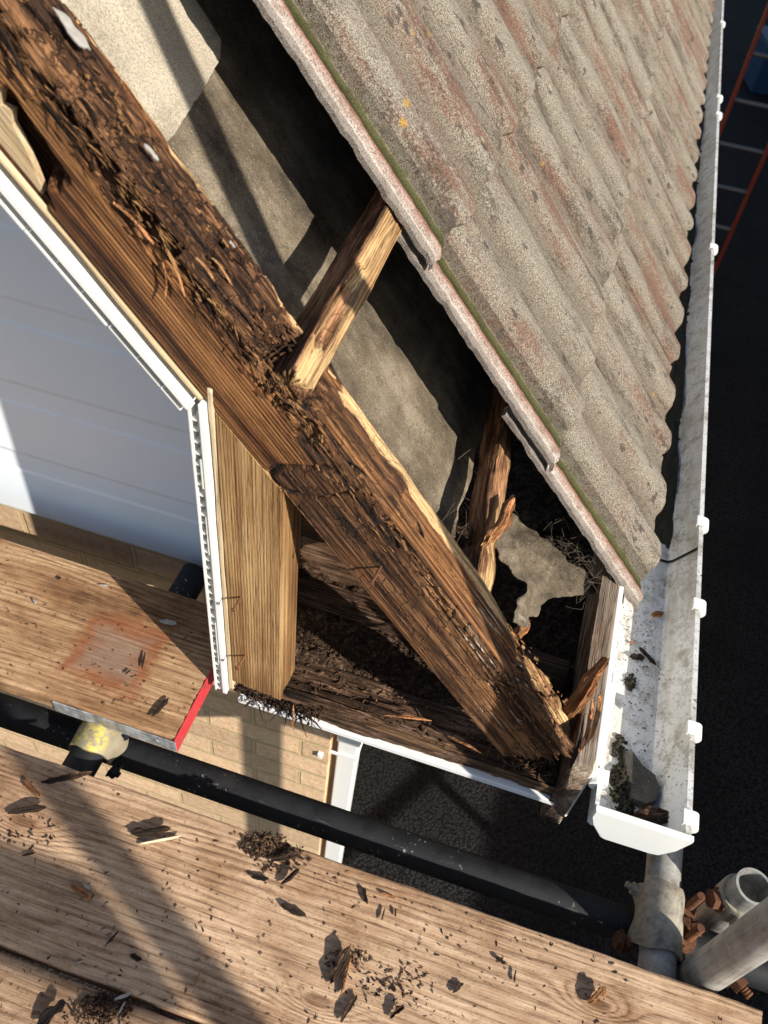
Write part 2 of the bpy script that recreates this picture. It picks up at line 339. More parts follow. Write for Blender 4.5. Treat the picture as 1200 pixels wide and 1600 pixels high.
def board_mat(name, dark, mid, light, seed, stainmark=False, pale=None, knots=()):
    t = NT(name); L = (seed*2.1, seed*.33, seed*1.7)
    x, y, z = t.sep(t.vec(loc=L))
    warp = t.noise(t.vec((1.3, 7, 7), loc=L), 1.0, 3, .5); warp2 = t.noise(t.vec((5, 22, 22), loc=L), 1.0, 3, .5)
    ph = t.math('ADD', t.math('MULTIPLY', y, 640), t.math('ADD', t.math('MULTIPLY', warp, 60), t.math('MULTIPLY', warp2, 9)))
    xo_, yo_, _z = t.sep(t.vec()); kdark = None
    for kx_, ky_, kr_ in knots:
        q = t.math('ADD', t.math('POWER', t.math('DIVIDE', t.math('SUBTRACT', xo_, kx_), kr_*2.6), 2), t.math('POWER', t.math('DIVIDE', t.math('SUBTRACT', yo_, ky_), kr_), 2))
        e = t.math('EXPONENT', t.math('MULTIPLY', q, -.55)); ph = t.math('ADD', ph, t.math('MULTIPLY', e, 26.0))
        kd = t.ramp(t.math('ADD', q, t.math('MULTIPLY', t.math('SUBTRACT', warp2, .5), .5)), (.16, 1.0), (.34, 0.0)); kdark = kd if kdark is None else t.math('MAXIMUM', kdark, kd)
    rings = t.math('POWER', t.math('MULTIPLY_ADD', t.math('SINE', ph), .5, .5), .45)
    rings = t.math('MULTIPLY', rings, t.ramp(t.noise(t.vec((4, 18, 18), loc=L), 1.0, 3), (.34, .15), (.62, 1.0)))
    fib = t.noise(t.vec((14, 420, 420), loc=L), 1.0, 4, .65)
    blot = t.noise(t.vec((22, 40, 40), loc=L), 1.0, 6, .7)
    big = t.noise(t.vec((3.5, 9, 9), loc=L), 1.0, 5, .6)
    speck = t.noise(t.vec((260, 420, 300), loc=L), 1.0, 3, .6)
    g = t.math('ADD', t.math('MULTIPLY', rings, .15), t.math('ADD', t.math('MULTIPLY', fib, .45), t.math('ADD', t.math('MULTIPLY', big, .30), t.math('MULTIPLY', blot, .28))))
    col = t.ramp(g, (.42, dark), (.57, mid), (.74, light))
    if kdark is not None: col = t.mix(t.math('MULTIPLY', kdark, .7), col, t.mix(fib, (.10, .05, .025), (.3, .17, .09)))
    dirt = t.ramp(t.noise(t.vec((5, 8, 8), loc=(3+seed, 1, 2)), 1.0, 6, .68), (.5, 0.0), (.68, 1.0))
    col = t.mix(t.math('MULTIPLY', dirt, .8), col, t.mix(.8, col, (.42, .28, .18), 'MULTIPLY'))
    gr_ = t.ramp(t.noise(t.vec((60, 75, 60), loc=(1, seed, 2)), 1.0, 6, .8), (.55, 0.0), (.70, .55)); col = t.mix(gr_, col, (.09, .05, .028))
    ds = t.ramp(speck, (.60, 0.0), (.68, 1.0)); col = t.mix(t.math('MULTIPLY', ds, .5), col, (.06, .035, .02))
    h = t.math('ADD', t.math('MULTIPLY', rings, .55), t.math('ADD', t.math('ADD', fib, t.math('MULTIPLY', blot, .5)), t.math('MULTIPLY', speck, .25)))
    if pale is not None:                                # a splash of pale paint or mortar
        px, py, rr = pale; xo, yo, _ = t.sep(t.vec())
        d = t.math('SQRT', t.math('ADD', t.math('POWER', t.math('SUBTRACT', xo, px), 2), t.math('POWER', t.math('MULTIPLY', t.math('SUBTRACT', yo, py), .55), 2)))
        e = t.math('ADD', t.math('DIVIDE', d, rr), t.math('MULTIPLY', t.math('SUBTRACT', t.noise(t.vec((90, 90, 90)), 1.0, 5, .7), .5), 2.6))
        col = t.mix(t.ramp(e, (.45, .8), (.6, 0.0)), col, (.62, .58, .42))
    if stainmark:                                       # a rusty square stain
        xo, yo, _ = t.sep(t.vec())
        cx, cy, hx, hy = stainmark
        wob = t.math('MULTIPLY', t.math('SUBTRACT', t.noise(t.vec((34, 34, 34)), 1.0, 6, .7), .5), .062)
        dx = t.math('SUBTRACT', t.math('ABSOLUTE', t.math('SUBTRACT', xo, cx)), hx); dy = t.math('SUBTRACT', t.math('ABSOLUTE', t.math('SUBTRACT', yo, cy)), hy)
        d = t.math('ADD', t.math('MAXIMUM', dx, dy), wob)
        col = t.mix(t.ramp(t.math('MULTIPLY_ADD', d, 14, .5), (.26, .72), (.5, 0.0)), col, t.mix(fib, (.12, .065, .042), (.36, .25, .19)))
        band_ = t.math('MULTIPLY', t.ramp(t.math('MULTIPLY_ADD', d, 14, .5), (.10, 0.0), (.42, .85), (.5, .85), (.72, 0.0)), t.ramp(t.noise(t.vec((26, 26, 26), loc=(5, 5, 5)), 1.0, 4, .7), (.30, .25), (.55, 1.0)))
        col = t.mix(band_, col, t.mix(fib, (.15, .045, .018), (.32, .12, .05)))
    return t.out(col, .9, t.bump(h, .75, .0016), spec=.2)
M_BOARD_A = board_mat("scaffold_board_wood", (.15, .085, .048), (.44, .285, .175), (.68, .49, .325), 1, pale=(1.4+.385, .10, .028), knots=((.93, .135, .016), (1.36, .06, .013), (1.68, .16, .012)))
M_BOARD_N = board_mat("scaffold_board_wood_near", (.12, .07, .042), (.35, .225, .14), (.54, .385, .26), 2)
M_BOARD_B = board_mat("scaffold_board_wood_far", (.11, .055, .027), (.34, .195, .10), (.56, .385, .225), 3, stainmark=(1.4-.487, .098, .055, .052))

# ---- other materials
def upvc(name, col=(.80, .81, .80), dirt=(.35, .33, .28), amt=.25, rough=.28, speck=0.0, band=None, coat=.5):
    t = NT(name); v = t.vec()
    n = t.noise(v, 7, 6, .6); dn = t.ramp(n, (.5, 0.0), (.8, 1.0))
    c = t.mix(t.math('MULTIPLY', dn, amt), col, dirt)
    if speck:
        sp = t.ramp(t.noise(v, 210, 3, .55), (.60, 0.0), (.65, 1.0)); mask = t.ramp(t.noise(v, 11, 5, .7), (.36, .1), (.62, 1.0))
        c = t.mix(t.math('MULTIPLY', t.math('MULTIPLY', sp, mask), speck), c, (.045, .04, .032))
        gr = t.ramp(t.noise(v, 30, 7, .78), (.49, 0.0), (.63, 1.0)); c = t.mix(t.math('MULTIPLY', gr, .75*speck), c, (.20, .17, .11))
        tide = t.ramp(t.noise(t.vec((18, 3, 18)), 1.0, 5, .7), (.5, 0.0), (.66, .6)); c = t.mix(tide, c, (.42, .38, .29))
    return t.out(c, rough, t.bump(t.noise(v, 60, 3), .03, .001), spec=coat)
M_UPVC = upvc("white_plastic"); M_UPVC_CLEAN = upvc("white_plastic_clean", amt=.08); M_CLAD = upvc("white_cladding_plastic", (.81, .86, .915), amt=.08, rough=.38, coat=.35)
M_GUTTER = upvc("white_gutter_plastic", (.78, .77, .74), (.38, .34, .25), .7, .35, speck=.95)
M_UPVC_CUT = upvc("cut_plastic_edge", (.74, .73, .69), (.4, .36, .28), .4, .5)

def brick_mat():
    t = NT("buff_brick"); x, y, z = t.sep(t.vec(src="World"))
    cb = t.new("ShaderNodeCombineXYZ"); t.l.new(t.math('ADD', x, y), cb.inputs[0]); t.l.new(z, cb.inputs[1])
    b = t.new("ShaderNodeTexBrick"); b.offset = .5; t.l.new(cb.outputs[0], b.inputs["Vector"])
    b.inputs["Scale"].default_value = 1; b.inputs["Brick Width"].default_value = .225; b.inputs["Row Height"].default_value = .075
    b.inputs["Mortar Size"].default_value = .006; b.inputs["Color1"].default_value = (.82, .80, .78, 1); b.inputs["Color2"].default_value = (1.2, 1.18, 1.12, 1); b.inputs["Mortar"].default_value = (1, 1, 1, 1); b.inputs["Mortar Smooth"].default_value = .3
    n = t.noise(t.vec(src="World"), 55, 6, .7); n2 = t.noise(t.vec(src="World"), 9, 4)
    bc = t.mix(n2, (.46, .285, .175), (.70, .49, .31)); bc = t.mix(t.ramp(n, (.4, 0.0), (.7, .7)), bc, (.76, .60, .42))
    bc = t.mix(.8, bc, b.outputs["Color"], 'MULTIPLY')
    dk = t.ramp(t.noise(t.vec(src="World", loc=(3, 1, 1)), 130, 3), (.62, 0.0), (.7, .5)); bc = t.mix(dk, bc, (.2, .1, .06))
    mc = t.mix(n, (.46, .33, .15), (.66, .52, .33))
    col = t.mix(b.outputs["Fac"], bc, mc)
    h = t.math('SUBTRACT', t.math('MULTIPLY', n, .5), b.outputs["Fac"])
    return t.out(col, .9, t.bump(h, .9, .006), spec=.2)
M_BRICK = brick_mat()

def tile_mat():
    t = NT("weathered_concrete_tile"); w = t.vec(src="World")
    x, y, z = t.sep(t.vec())
    oi = t.new("ShaderNodeObjectInfo")
    g1 = t.noise(w, 520, 2, .7); g2 = t.noise(w, 1150, 1, .5); g = t.math('ADD', t.math('MULTIPLY', g1, .6), t.math('MULTIPLY', g2, .4))
    base = t.ramp(g, (.36, (.045, .039, .032)), (.495, (.215, .194, .158)), (.615, (.475, .435, .36)))
    big = t.noise(w, 5, 5, .6)
    base = t.mix(t.ramp(big, (.35, 0.0), (.7, .6)), base, t.mix(.7, base, (.62, .57, .54), 'MULTIPLY'))
    base = t.mix(t.math('MULTIPLY', oi.outputs["Random"], .45), base, t.mix(.6, base, (.5, .44, .38), 'MULTIPLY'))
    base = t.mix(t.ramp(t.math('ADD', z, t.math('MULTIPLY', t.math('SUBTRACT', big, .5), .02)), (.002, .8), (.016, 0.0)), base, t.mix(.7, base, (.5, .45, .4), 'MULTIPLY'))  # roll shading put into the colour: troughs darker than crests
    # granules worn off along the slope: reddish streaks where the surface has gone
    sv = t.new("ShaderNodeMapping"); sv.inputs["Rotation"].default_value = (0, -PI_R, 0); t.l.new(w, sv.inputs[0])
    st = t.noise(t.vec((3.2, 13, 3), src=sv.outputs[0]), 1.0, 6, .68)
    fl = t.noise(w, 210, 3, .6)
    worn = t.math('ADD', st, t.math('MULTIPLY', t.math('SUBTRACT', fl, .5), .35))
    base = t.mix(t.ramp(worn, (.495, 0.0), (.62, .9)), base, t.ramp(g, (.36, (.04, .022, .016)), (.6, (.215, .122, .088))))
    blk = t.noise(t.vec((7, 20, 7), src=sv.outputs[0], loc=(3, 7, 1)), 1.0, 7, .72)
    base = t.mix(t.ramp(t.math('ADD', blk, t.math('MULTIPLY', t.math('SUBTRACT', fl, .5), .3)), (.53, 0.0), (.64, .8)), base, t.mix(.8, base, (.25, .23, .21), 'MULTIPLY'))
    # dark moss specks and pale / yellow lichen
    dm = t.ramp(t.noise(t.vec((26, 48, 26), src=sv.outputs[0]), 1.0, 4, .6), (.62, 0.0), (.67, .9)); base = t.mix(dm, base, (.06, .05, .045))
    li = t.ramp(t.math('ADD', t.voro(w, 19), t.math('MULTIPLY', t.math('SUBTRACT', fl, .5), .16)), (.08, 1.0), (.14, 0.0)); lm = t.ramp(t.noise(w, 6.1, 2), (.52, 0.0), (.58, 1.0))
    lic = t.mix(t.ramp(t.noise(w, 6, 2), (.48, 0.0), (.55, 1.0)), (.5, .5, .33), (.38, .22, .04))
    li = t.math('MULTIPLY', t.math('MULTIPLY', li, lm), t.ramp(g1, (.38, 0.0), (.5, 1.0))); base = t.mix(li, base, lic)
    # bands of the exposed interlock channel on the left edge
    yy = t.math('ADD', y, t.math('MULTIPLY', t.math('SUBTRACT', t.noise(w, 50, 5, .75), .5), .014))
    cr = t.new("ShaderNodeValToRGB"); el = cr.color_ramp.elements
    stops = [(0, (.24, .21, .185)), (.014, (.30, .265, .235)), (.017, (.56, .51, .46)), (.022, (.44, .33, .28)), (.027, (.30, .15, .11)), (.035, (.33, .18, .13)), (.039, (.035, .038, .015)), (.061, (.095, .095, .036)), (.0645, (.25, .22, .18))]
    while len(el) < len(stops): el.new(.5)
    for e_, (p_, c_) in zip(el, stops): e_.position = p_*10; e_.color = (*c_, 1)
    t.l.new(t.math('MULTIPLY', yy, 10), cr.inputs[0])
    bandc = t.mix(.95, cr.outputs[0], t.ramp(g, (.36, (.28, .27, .26)), (.50, (.85, .85, .85)), (.62, (1.25, 1.25, 1.25))), 'MULTIPLY')
    bandc = t.mix(t.ramp(t.noise(w, 33, 5, .7), (.5, 0.0), (.62, .6)), bandc, t.mix(.8, bandc, (.5, .42, .36), 'MULTIPLY'))
    base = t.mix(t.ramp(yy, (.0635, .96), (.0655, 0.0)), base, bandc)
    hgt = t.math('ADD', g, t.math('MULTIPLY', big, .3))
    return t.out(base, .95, t.bump(hgt, .9, .0022), spec=.15)
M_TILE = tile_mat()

def sheet_mat(name, a, b, c, creases=True):
    t = NT(name); v = t.vec()
    g = t.noise(v, 460, 3, .7); n = t.noise(v, 12, 7, .7); n2 = t.noise(t.vec((4, 14, 4)), 1.0, 5, .65)
    col = t.ramp(t.math('ADD', t.math('MULTIPLY', n, .6), t.math('MULTIPLY', n2, .45)), (.38, a), (.54, b), (.72, c))
    col = t.mix(t.ramp(g, (.36, .8), (.56, 0.0)), col, t.mix(.85, col, (.3, .28, .25), 'MULTIPLY'))
    k_ = t.math('MULTIPLY', t.ramp(t.math('ABSOLUTE', t.math('SUBTRACT', t.noise(v, 16, 5, .6), .5)), (0.0, 1.0), (.012, 0.0)), t.ramp(t.noise(v, 7, 3), (.50, 0.0), (.6, .8))); col = t.mix(k_, col, t.mix(.8, col, (.25, .23, .2), 'MULTIPLY'))
    drt = t.ramp(t.noise(t.vec((9, 5, 9), loc=(5, 1, 1)), 1.0, 6, .72), (.5, 0.0), (.66, .75)); col = t.mix(drt, col, t.mix(.75, col, (.42, .38, .32), 'MULTIPLY'))
    pl = t.ramp(t.noise(v, 420, 2), (.66, 0.0), (.72, .5)); col = t.mix(pl, col, (.5, .47, .4))
    if creases:
        wv = t.ramp(t.noise(t.vec((5, 20, 5), loc=(2, 2, 2)), 1.0, 6, .75), (.62, 0.0), (.74, .55)); col = t.mix(wv, col, (.45, .42, .36))
    return t.out(col, .92, t.bump(t.math('ADD', g, t.math('MULTIPLY', n, 1.2)), .5, .0016), spec=.2)
M_FELT = sheet_mat("grey_felt", (.055, .044, .031), (.165, .133, .094), (.33, .277, .205))
M_FELT_PALE = sheet_mat("pale_felt", (.3, .26, .2), (.42, .37, .29), (.5, .45, .36), False)
M_FELT_TORN = sheet_mat("torn_grey_felt", (.055, .043, .03), (.15, .12, .084), (.30, .25, .185))
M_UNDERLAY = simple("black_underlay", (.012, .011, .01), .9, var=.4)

def steel(name, col, rust=(.16, .07, .03), amt=.3, rough=.42, metal=.75, scale=30, splash=0.0):
    t = NT(name); v = t.vec(); n = t.noise(v, scale, 6, .65); n2 = t.noise(t.vec((60, 60, 6)), 1.0, 4)
    n3 = t.noise(t.vec((210, 210, 9)), 1.0, 3)
    c = t.ramp(t.math('ADD', t.math('MULTIPLY', n, .5), t.math('ADD', t.math('MULTIPLY', n2, .3), t.math('MULTIPLY', n3, .25))), (.38, tuple(k*.42 for k in col)), (.54, col), (.68, tuple(min(1, k*1.3) for k in col)))
    rm = t.ramp(t.noise(v, 17, 7, .7), (.52, 0.0), (.68, 1.0)); c = t.mix(t.math('MULTIPLY', rm, amt), c, rust)
    if splash:
        sc = t.math('MULTIPLY', t.ramp(t.noise(t.vec((150, 150, 60)), 1.0, 4, .6), (.64, 0.0), (.68, 1.0)), t.ramp(t.noise(v, 14, 3), (.48, 0.0), (.58, 1.0)))
        c = t.mix(t.math('MULTIPLY', sc, splash), c, (.34, .33, .31))
        sc2 = t.ramp(t.noise(t.vec((30, 30, 420)), 1.0, 3, .6), (.66, 0.0), (.70, .35)); c = t.mix(sc2, c, (.12, .12, .12))
    return t.out(c, t.ramp(n, (.3, rough), (.7, min(1, rough+.25))), t.bump(n, .25, .001), metal, .4)
M_GALV = steel("galvanised_tube", (.36, .35, .32), (.17, .14, .10), .6, .5, .35, splash=.45)
M_DARKTUBE = steel("black_tube", (.0085, .010, .0128), (.024, .021, .018), .6, .55, .0, splash=.8)
M_COUPLER = steel("coupler_steel", (.34, .31, .25), (.17, .115, .065), .8, .62, .35, 70)
M_RUST = steel("rusty_bolt_steel", (.12, .05, .025), (.24, .095, .038), .8, .9, .1, 160)
M_BAND = steel("hoop_iron", (.45, .47, .48), (.16, .12, .09), .6, .5, .6, 60)
M_RED = simple("red_end_paint", (.52, .035, .045), .55, var=.2, scale=60, bump=.2, dirt=(.16, .06, .045), dirt_amt=.7, dscale=70)
M_LADDER_RED = simple("red_ladder_stile", (.16, .022, .012), .5, dirt=(.12, .04, .03), dirt_amt=.5)
M_ALU = simple("aluminium_rung", (.11, .11, .11), .4, .5)
M_BLUE = simple("blue_plastic", (.01, .05, .11), .5)
M_SLATE = sheet_mat("slate_fragment", (.055, .05, .046), (.115, .105, .09), (.2, .18, .15), False)
M_MOSS = simple("gutter_moss", (.034, .029, .016), .95, var=.6, scale=300, bump=.8)
M_HAIR = simple("cobweb_fibre", (.11, .085, .06), .9, var=.4)
M_CHIP_PALE = simple("pale_flake", (.29, .275, .25), .7, var=.2, scale=120)
def yellow_mat():
    t = NT("yellow_painted_coupler"); v = t.vec(); n = t.noise(v, 75, 6, .75)
    c = t.mix(t.noise(v, 50, 4), (.2, .165, .11), (.4, .36, .26))
    z = t.sep(t.vec())[2]; up = t.ramp(z, (.012, 0.0), (.026, 1.0))
    c = t.mix(t.math('MULTIPLY', t.ramp(n, (.45, 0.0), (.58, 1.0)), up), c, (.6, .48, .1))
    return t.out(c, .65, t.bump(n, .3, .001), .35)
M_YELLOW = yellow_mat()
def asphalt():
    t = NT("black_asphalt"); v = t.vec(src="World")
    vo = t.voro(t.mix(.02, v, t.new('ShaderNodeTexNoise').outputs[1]), 85); n = t.noise(v, 170, 5, .75); big = t.noise(v, 2.5, 4)
    c = t.ramp(t.math('ADD', t.math('MULTIPLY', vo, .7), t.math('MULTIPLY', n, .5)), (.28, (.036, .036, .037)), (.75, (.005, .005, .0056)))
    st = t.ramp(t.voro(v, 170), (.10, 1.0), (.2, 0.0)); c = t.mix(t.math('MULTIPLY', st, t.ramp(n, (.5, 0.0), (.7, .8))), c, (.05, .048, .045))
    c = t.mix(t.ramp(big, (.4, 0.0), (.7, .6)), c, (.006, .006, .0068))
    return t.out(c, .8, t.bump(t.math('SUBTRACT', t.math('MULTIPLY', n, .5), vo), .9, .008), spec=.12)
M_ASPHALT = asphalt()
def crumbs_mat():
    t = NT("dark_wood_crumbs"); v = t.vec(); n = t.noise(v, 110, 5, .75); n2 = t.noise(v, 420, 2)
    c = t.ramp(n, (.34, (.012, .009, .007)), (.52, (.06, .036, .022)), (.66, (.2, .125, .075)))
    c = t.mix(t.ramp(n2, (.68, 0.0), (.72, .7)), c, (.42, .33, .24))
    return t.out(c, .95, t.bump(t.math('ADD', n, n2), 1.0, .006), spec=.15)
M_CRUMB = crumbs_mat()

# ================================================================== THE SETTING
ZG = -3.5
ZB = -1.11
g = MB(); g.add([(-60, -60, ZG), (60, -60, ZG), (60, 80, ZG), (-60, 80, ZG)], [(0, 1, 2, 3)])
tag(g.build("ground", M_ASPHALT), kind="structure")

# house wall: gable face towards -y, side wall under the eaves
YW = .835
def ztop(x_, n_): return (n_-x_*NV[0])/NV[2]
hw = MB(); hw.extrude([(-6, ZG), (-.205, ZG), (-.205, ztop(-.205, -.64)), (-6, ztop(-6, -.64))], 1, YW, .945)
hw.extrude([(-6, ZG), (-.62, ZG), (-.62, -1.16), (-6, -1.16)], 1, .947, 9)
tag(hw.build("brick_wall", M_BRICK), "buff brick house wall in the gap below the white box end, crossed by tube shadows", "brick wall")
# gable cladding: shiplap boards with a sunk strip at each joint
cl = empty("wall_cladding", (-.2, .82, -1.18)); tag(cl, "glossy white plastic cladding on the gable wall, mostly in shade, below the rotten rafter", "cladding")
z = -1.18
k = 0
while z < .6:
    zt = z+.1585
    prof = [(YW-.003, z), (.8222, z), (.821, z+.004), (.821, z+.112), (.8232, z+.118), (.8232, zt-.005), (.8222, zt-.0001), (YW-.003, zt-.0001)]
    b = MB(); b.extrude([(y_-.82, zz+1.18) for y_, zz in prof], 0, -3.0, min(-.115, (-.66-zt*NV[2])/NV[0]+.03))
    b.build("cladding_board", M_CLAD, cl); z = zt; k += 1

# ================================================================== ROOF TILES
TW, TL, UL = .30, .43, .066
def tile_mesh(seed):
    ys = np.concatenate([np.linspace(0, .019, 6), np.linspace(.021, .046, 10), np.linspace(.048, .064, 6), np.linspace(.066, .3645, 72)])
    xs = np.concatenate([np.linspace(-TL, -.02, 40), np.linspace(-.016, 0, 7)])
    X, Y = np.meshgrid(xs, ys, indexing='ij')
    H = .017*(.5+.5*np.tanh(1.7*np.cos((Y-.112)/.15*2*math.pi))/math.tanh(1.7))
    H = np.where(Y > .30, H+.0006, H)
    led = np.where(Y < .020, -.0135+.0012*fbm(X*90, Y*90, 3, 3, seed), np.where(Y < .032, -.0075, np.where(Y < .047, -.0115, -.0135)))
    H = np.where(Y < .065, led, H)
    rnd = sstep(-.014, .001, X); H = H-rnd**2*.007
    H = H+.0009*fbm(X*40, Y*40, seed*3.1, 4, seed)+.0006*vnoise(X*260, Y*260, 0, seed)
    X = X+(X > -.03)*(.0028*fbm(Y*55, X*10+seed, 0, 4, seed+2))-sstep(-.04, 0, X)*.012*(1-sstep(.066, .105, Y))*(Y > .064)
    Y2 = Y+np.where(Y < .004, .0030*fbm(X*70, seed*1.0, 0, 4, seed+4)+.0018*vnoise(X*300, seed, 0, seed), 0)
    n, mm = X.shape
    top = np.stack([X, Y2, H], -1).reshape(-1, 3); bot = np.stack([X, Y2, H-np.where(Y < .066, .0065, .0145)], -1).reshape(-1, 3)
    V = np.vstack([top, bot]); o = n*mm; fs = []
    for i in range(n-1):
        for j in range(mm-1):
            a = i*mm+j; fs.append((a, a+mm, a+mm+1, a+1)); fs.append((o+a, o+a+1, o+a+mm+1, o+a+mm))
    for i in range(n-1):
        a = i*mm; fs.append((a, o+a, o+a+mm, a+mm)); a = i*mm+mm-1; fs.append((a, a+mm, o+a+mm, o+a))
    for j in range(mm-1):
        fs.append((j, j+1, o+j+1, o+j)); a = (n-1)*mm+j; fs.append((a, o+a, o+a+1, a+1))
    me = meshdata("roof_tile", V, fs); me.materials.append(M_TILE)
    me.polygons.foreach_set("use_smooth", [True]*len(me.polygons)); me.set_sharp_from_angle(angle=math.radians(26)); return me
TM = [tile_mesh(s) for s in (1, 2, 3, 4)]
ORD = "first second third fourth fifth sixth seventh eighth ninth tenth eleventh twelfth thirteenth fourteenth fifteenth sixteenth seventeenth eighteenth nineteenth twentieth".split()
CRS = ['bottom course over the gutter', 'second course up from the gutter', 'third course up from the gutter', 'fourth course up from the gutter', 'fifth course up from the gutter']
rt = random.Random(3)
for c in range(5):
    s_tail = .986 if c == 0 else .670-.343*(c-1)
    for q in range(17):
        y0 = .903+TW*q
        pts = [np.array(SV)*(s_tail-ds)+np.array([0, y0+dy, 0])+NV*(-.44) for ds in (0, .2, .4) for dy in (0, .15, .3)]
        if not any(inview(p, 170) for p in pts): continue
        s0 = s_tail+rt.uniform(-.004, .004)*(q > 0)
        p = SV*s0+np.array([0, y0, 0])+NV*(-.4505+rt.uniform(-.0012, .0012))
        me = TM[(q*3+c*2) % 4]
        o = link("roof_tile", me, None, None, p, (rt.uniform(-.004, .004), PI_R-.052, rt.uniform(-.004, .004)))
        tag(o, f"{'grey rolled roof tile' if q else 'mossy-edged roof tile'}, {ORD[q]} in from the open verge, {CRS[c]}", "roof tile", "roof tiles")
# sheet, battens and rafter below the tiles
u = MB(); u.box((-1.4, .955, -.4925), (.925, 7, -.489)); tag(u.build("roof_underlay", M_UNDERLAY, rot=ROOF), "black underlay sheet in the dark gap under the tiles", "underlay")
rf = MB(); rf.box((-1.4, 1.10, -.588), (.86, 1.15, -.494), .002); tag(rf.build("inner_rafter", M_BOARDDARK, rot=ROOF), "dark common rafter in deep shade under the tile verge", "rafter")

# ================================================================== BARGE RAFTER
def make_rafter():
    S0, S1 = -.62, .890; Wy, Hn = .074, .098
    o, t = ringpts(Wy, Hn, .0025, 1)    # dummy, replaced below
    # perimeter: front (-y) from bottom to top, top from front to back, back and bottom coarse
    fr = [(-Wy/2, z_, -1, 0) for z_ in np.linspace(-Hn/2+.002, Hn/2-.003, 66)]
    tp = [(y_, Hn/2, 0, 1) for y_ in np.linspace(-Wy/2+.003, Wy/2-.003, 52)]
    bk = [(Wy/2, z_, 1, 0) for z_ in np.linspace(Hn/2-.003, -Hn/2+.003, 14)]
    bt = [(y_, -Hn/2, 0, -1) for y_ in np.linspace(Wy/2-.003, -Wy/2+.004, 8)]
    o = np.array(fr+tp+bk+bt); M = len(o); N = 860
    x = np.linspace(S0, S1, N)[:, None]+np.zeros((1, M))
    y = o[None, :, 0]+0*x; z = o[None, :, 1]+0*x; ny = o[None, :, 2]+0*x; nz = o[None, :, 3]+0*x
    front = (ny < -.5); top = (nz > .5); back = ny > .5
    fz = (z+Hn/2)/Hn                                     # 0 bottom .. 1 top on the front
    ty = (y+Wy/2)/Wy                                     # 0 front .. 1 back on the top
    fib = fbm(x*7, y*330, z*330, 3, 11); fib2 = fbm(x*16, y*120, z*120, 4, 15); chunk = fbm(x*22, y*55, z*55, 4, 21)
    # rot on the front: a band below the top edge, wide at the upper end
    wob = .10*fbm(x*6, 0, 0, 3, 31)
    hb = .30*(1-sstep(-.05, .12, x))+.36*sstep(-.02, .06, x)*(1-sstep(.25, .31, x))+.52*sstep(.27, .32, x)*(1-sstep(.36, .41, x))+.26*sstep(.40, .46, x)+.5*sstep(.78, .86, x)
    hb = np.where(x < -.05, .34, hb)+wob
    rfront = sstep(0, .14, fz-(1-hb))*front
    rtop = (top|back)*np.where(x < .26, 1.0, np.where(x < .44, .50, .30)+.4*sstep(.62, .74, x))
    rtop = rtop*np.clip(.75+.9*fbm(x*5, ty*3, 0, 3, 41), 0, 1.15)
    lateral = sstep(.25, .8, fz)
    rot = np.clip(np.where(front, rfront, rtop), 0, 1)
    fr3 = fbm(x*20, y*190, z*190, 3, 25)
    crum = np.where(front, .30, np.where(x < .27, 1.0, .40)); grv = fbm(x*2.6, y*170, z*170, 3, 28)
    dep = .0006*fib+rot*(crum*(.0045*np.clip(fib2+.25, 0, 2)+.0095*np.clip(chunk+.02, 0, 1)+.0032*fr3)+.0022*fib)+np.clip(rot+.35*front*sstep(.2, .45, x), 0, 1)*(1.25-crum)*.0052*np.clip(grv+.12, 0, 1)
    dep = dep+np.where(front, rfront*.006*(1-.6*sstep(.3, .5, x))*(fz**2), 0)
    # bent grain: shallow long splits on the lower front
    spl = np.clip(fbm(x*3.2, z*150, 3.3, 3, 51)-.33, 0, 1); dep = dep+np.where(front, spl*.010*sstep(.28, .42, x), 0)
    # worn convex top at the rotten upper end, and a shallow trough in it
    dep = dep+np.where(top, (x < .30)*(.012*(1-ty)**2*(1-sstep(.2, .3, x))+.006*np.clip(chunk, 0, 1)), 0)
    # deep crack along the front edge of the top face
    cw = .16+.10*fbm(x*9, 5, 0, 3, 61)-.12*sstep(.33, .44, x); cr = np.exp(-((ty-cw)/.055)**2)*sstep(.29, .32, x)*(1-sstep(.42, .47, x)); dep = dep+np.where(top, cr*.032, 0)
    cr2 = np.exp(-((ty-(.42+.05*fbm(x*14, 2, 0, 3, 62)))/.035)**2)*sstep(.45, .5, x)*(1-sstep(.7, .8, x)); dep = dep+np.where(top, cr2*.006, 0)
    # the rotted housing where the noggin sits
    hole = np.exp(-(((x-.248)/.026)**2))*np.where(front, sstep(.60, .95, fz), np.where(top, 1-sstep(.45, .95, ty), 0)); dep = dep+hole*.046*(1+.3*chunk)
    hole2 = np.exp(-(((x-.277)/.02)**2))*np.where(top, 1.0, 0); dep = dep+hole2*.007
    # split out pocket with a lifted splinter on the front
    pk = np.exp(-((x-.105-.25*(1-fz)*.0)/.035)**2)*np.exp(-((fz-.70)/.10)**2); dep = dep+np.where(front, pk*.011, 0)
    # piece missing from the bottom edge, upper end
    ms = sstep(-.075, -.06, x-.012*chunk)*(1-sstep(.0, .016, x+.012*fib2+.02*(fz-.2)))*(1-sstep(.33, .52, fz+.10*fib2+1.6*(x+.03))); dep = dep+np.where(front, ms*.03, 0)
    # foot: broken back corner and a step on the top
    ft = sstep(.70, .78, x)*np.where(top, sstep(.5, .62, ty+.08*chunk), np.where(back, 1.0, 0)); dep = dep+np.where(top|back, ft*(.020*sstep(.72, .86, x)), 0)
    st2 = np.exp(-((x-.735)/.012)**2); dep = dep+np.where(top|(front&(fz > .6)), st2*.008, 0)
    knot = ((x-.365-.055*(1-fz)*1.0+.02)/.028)**2
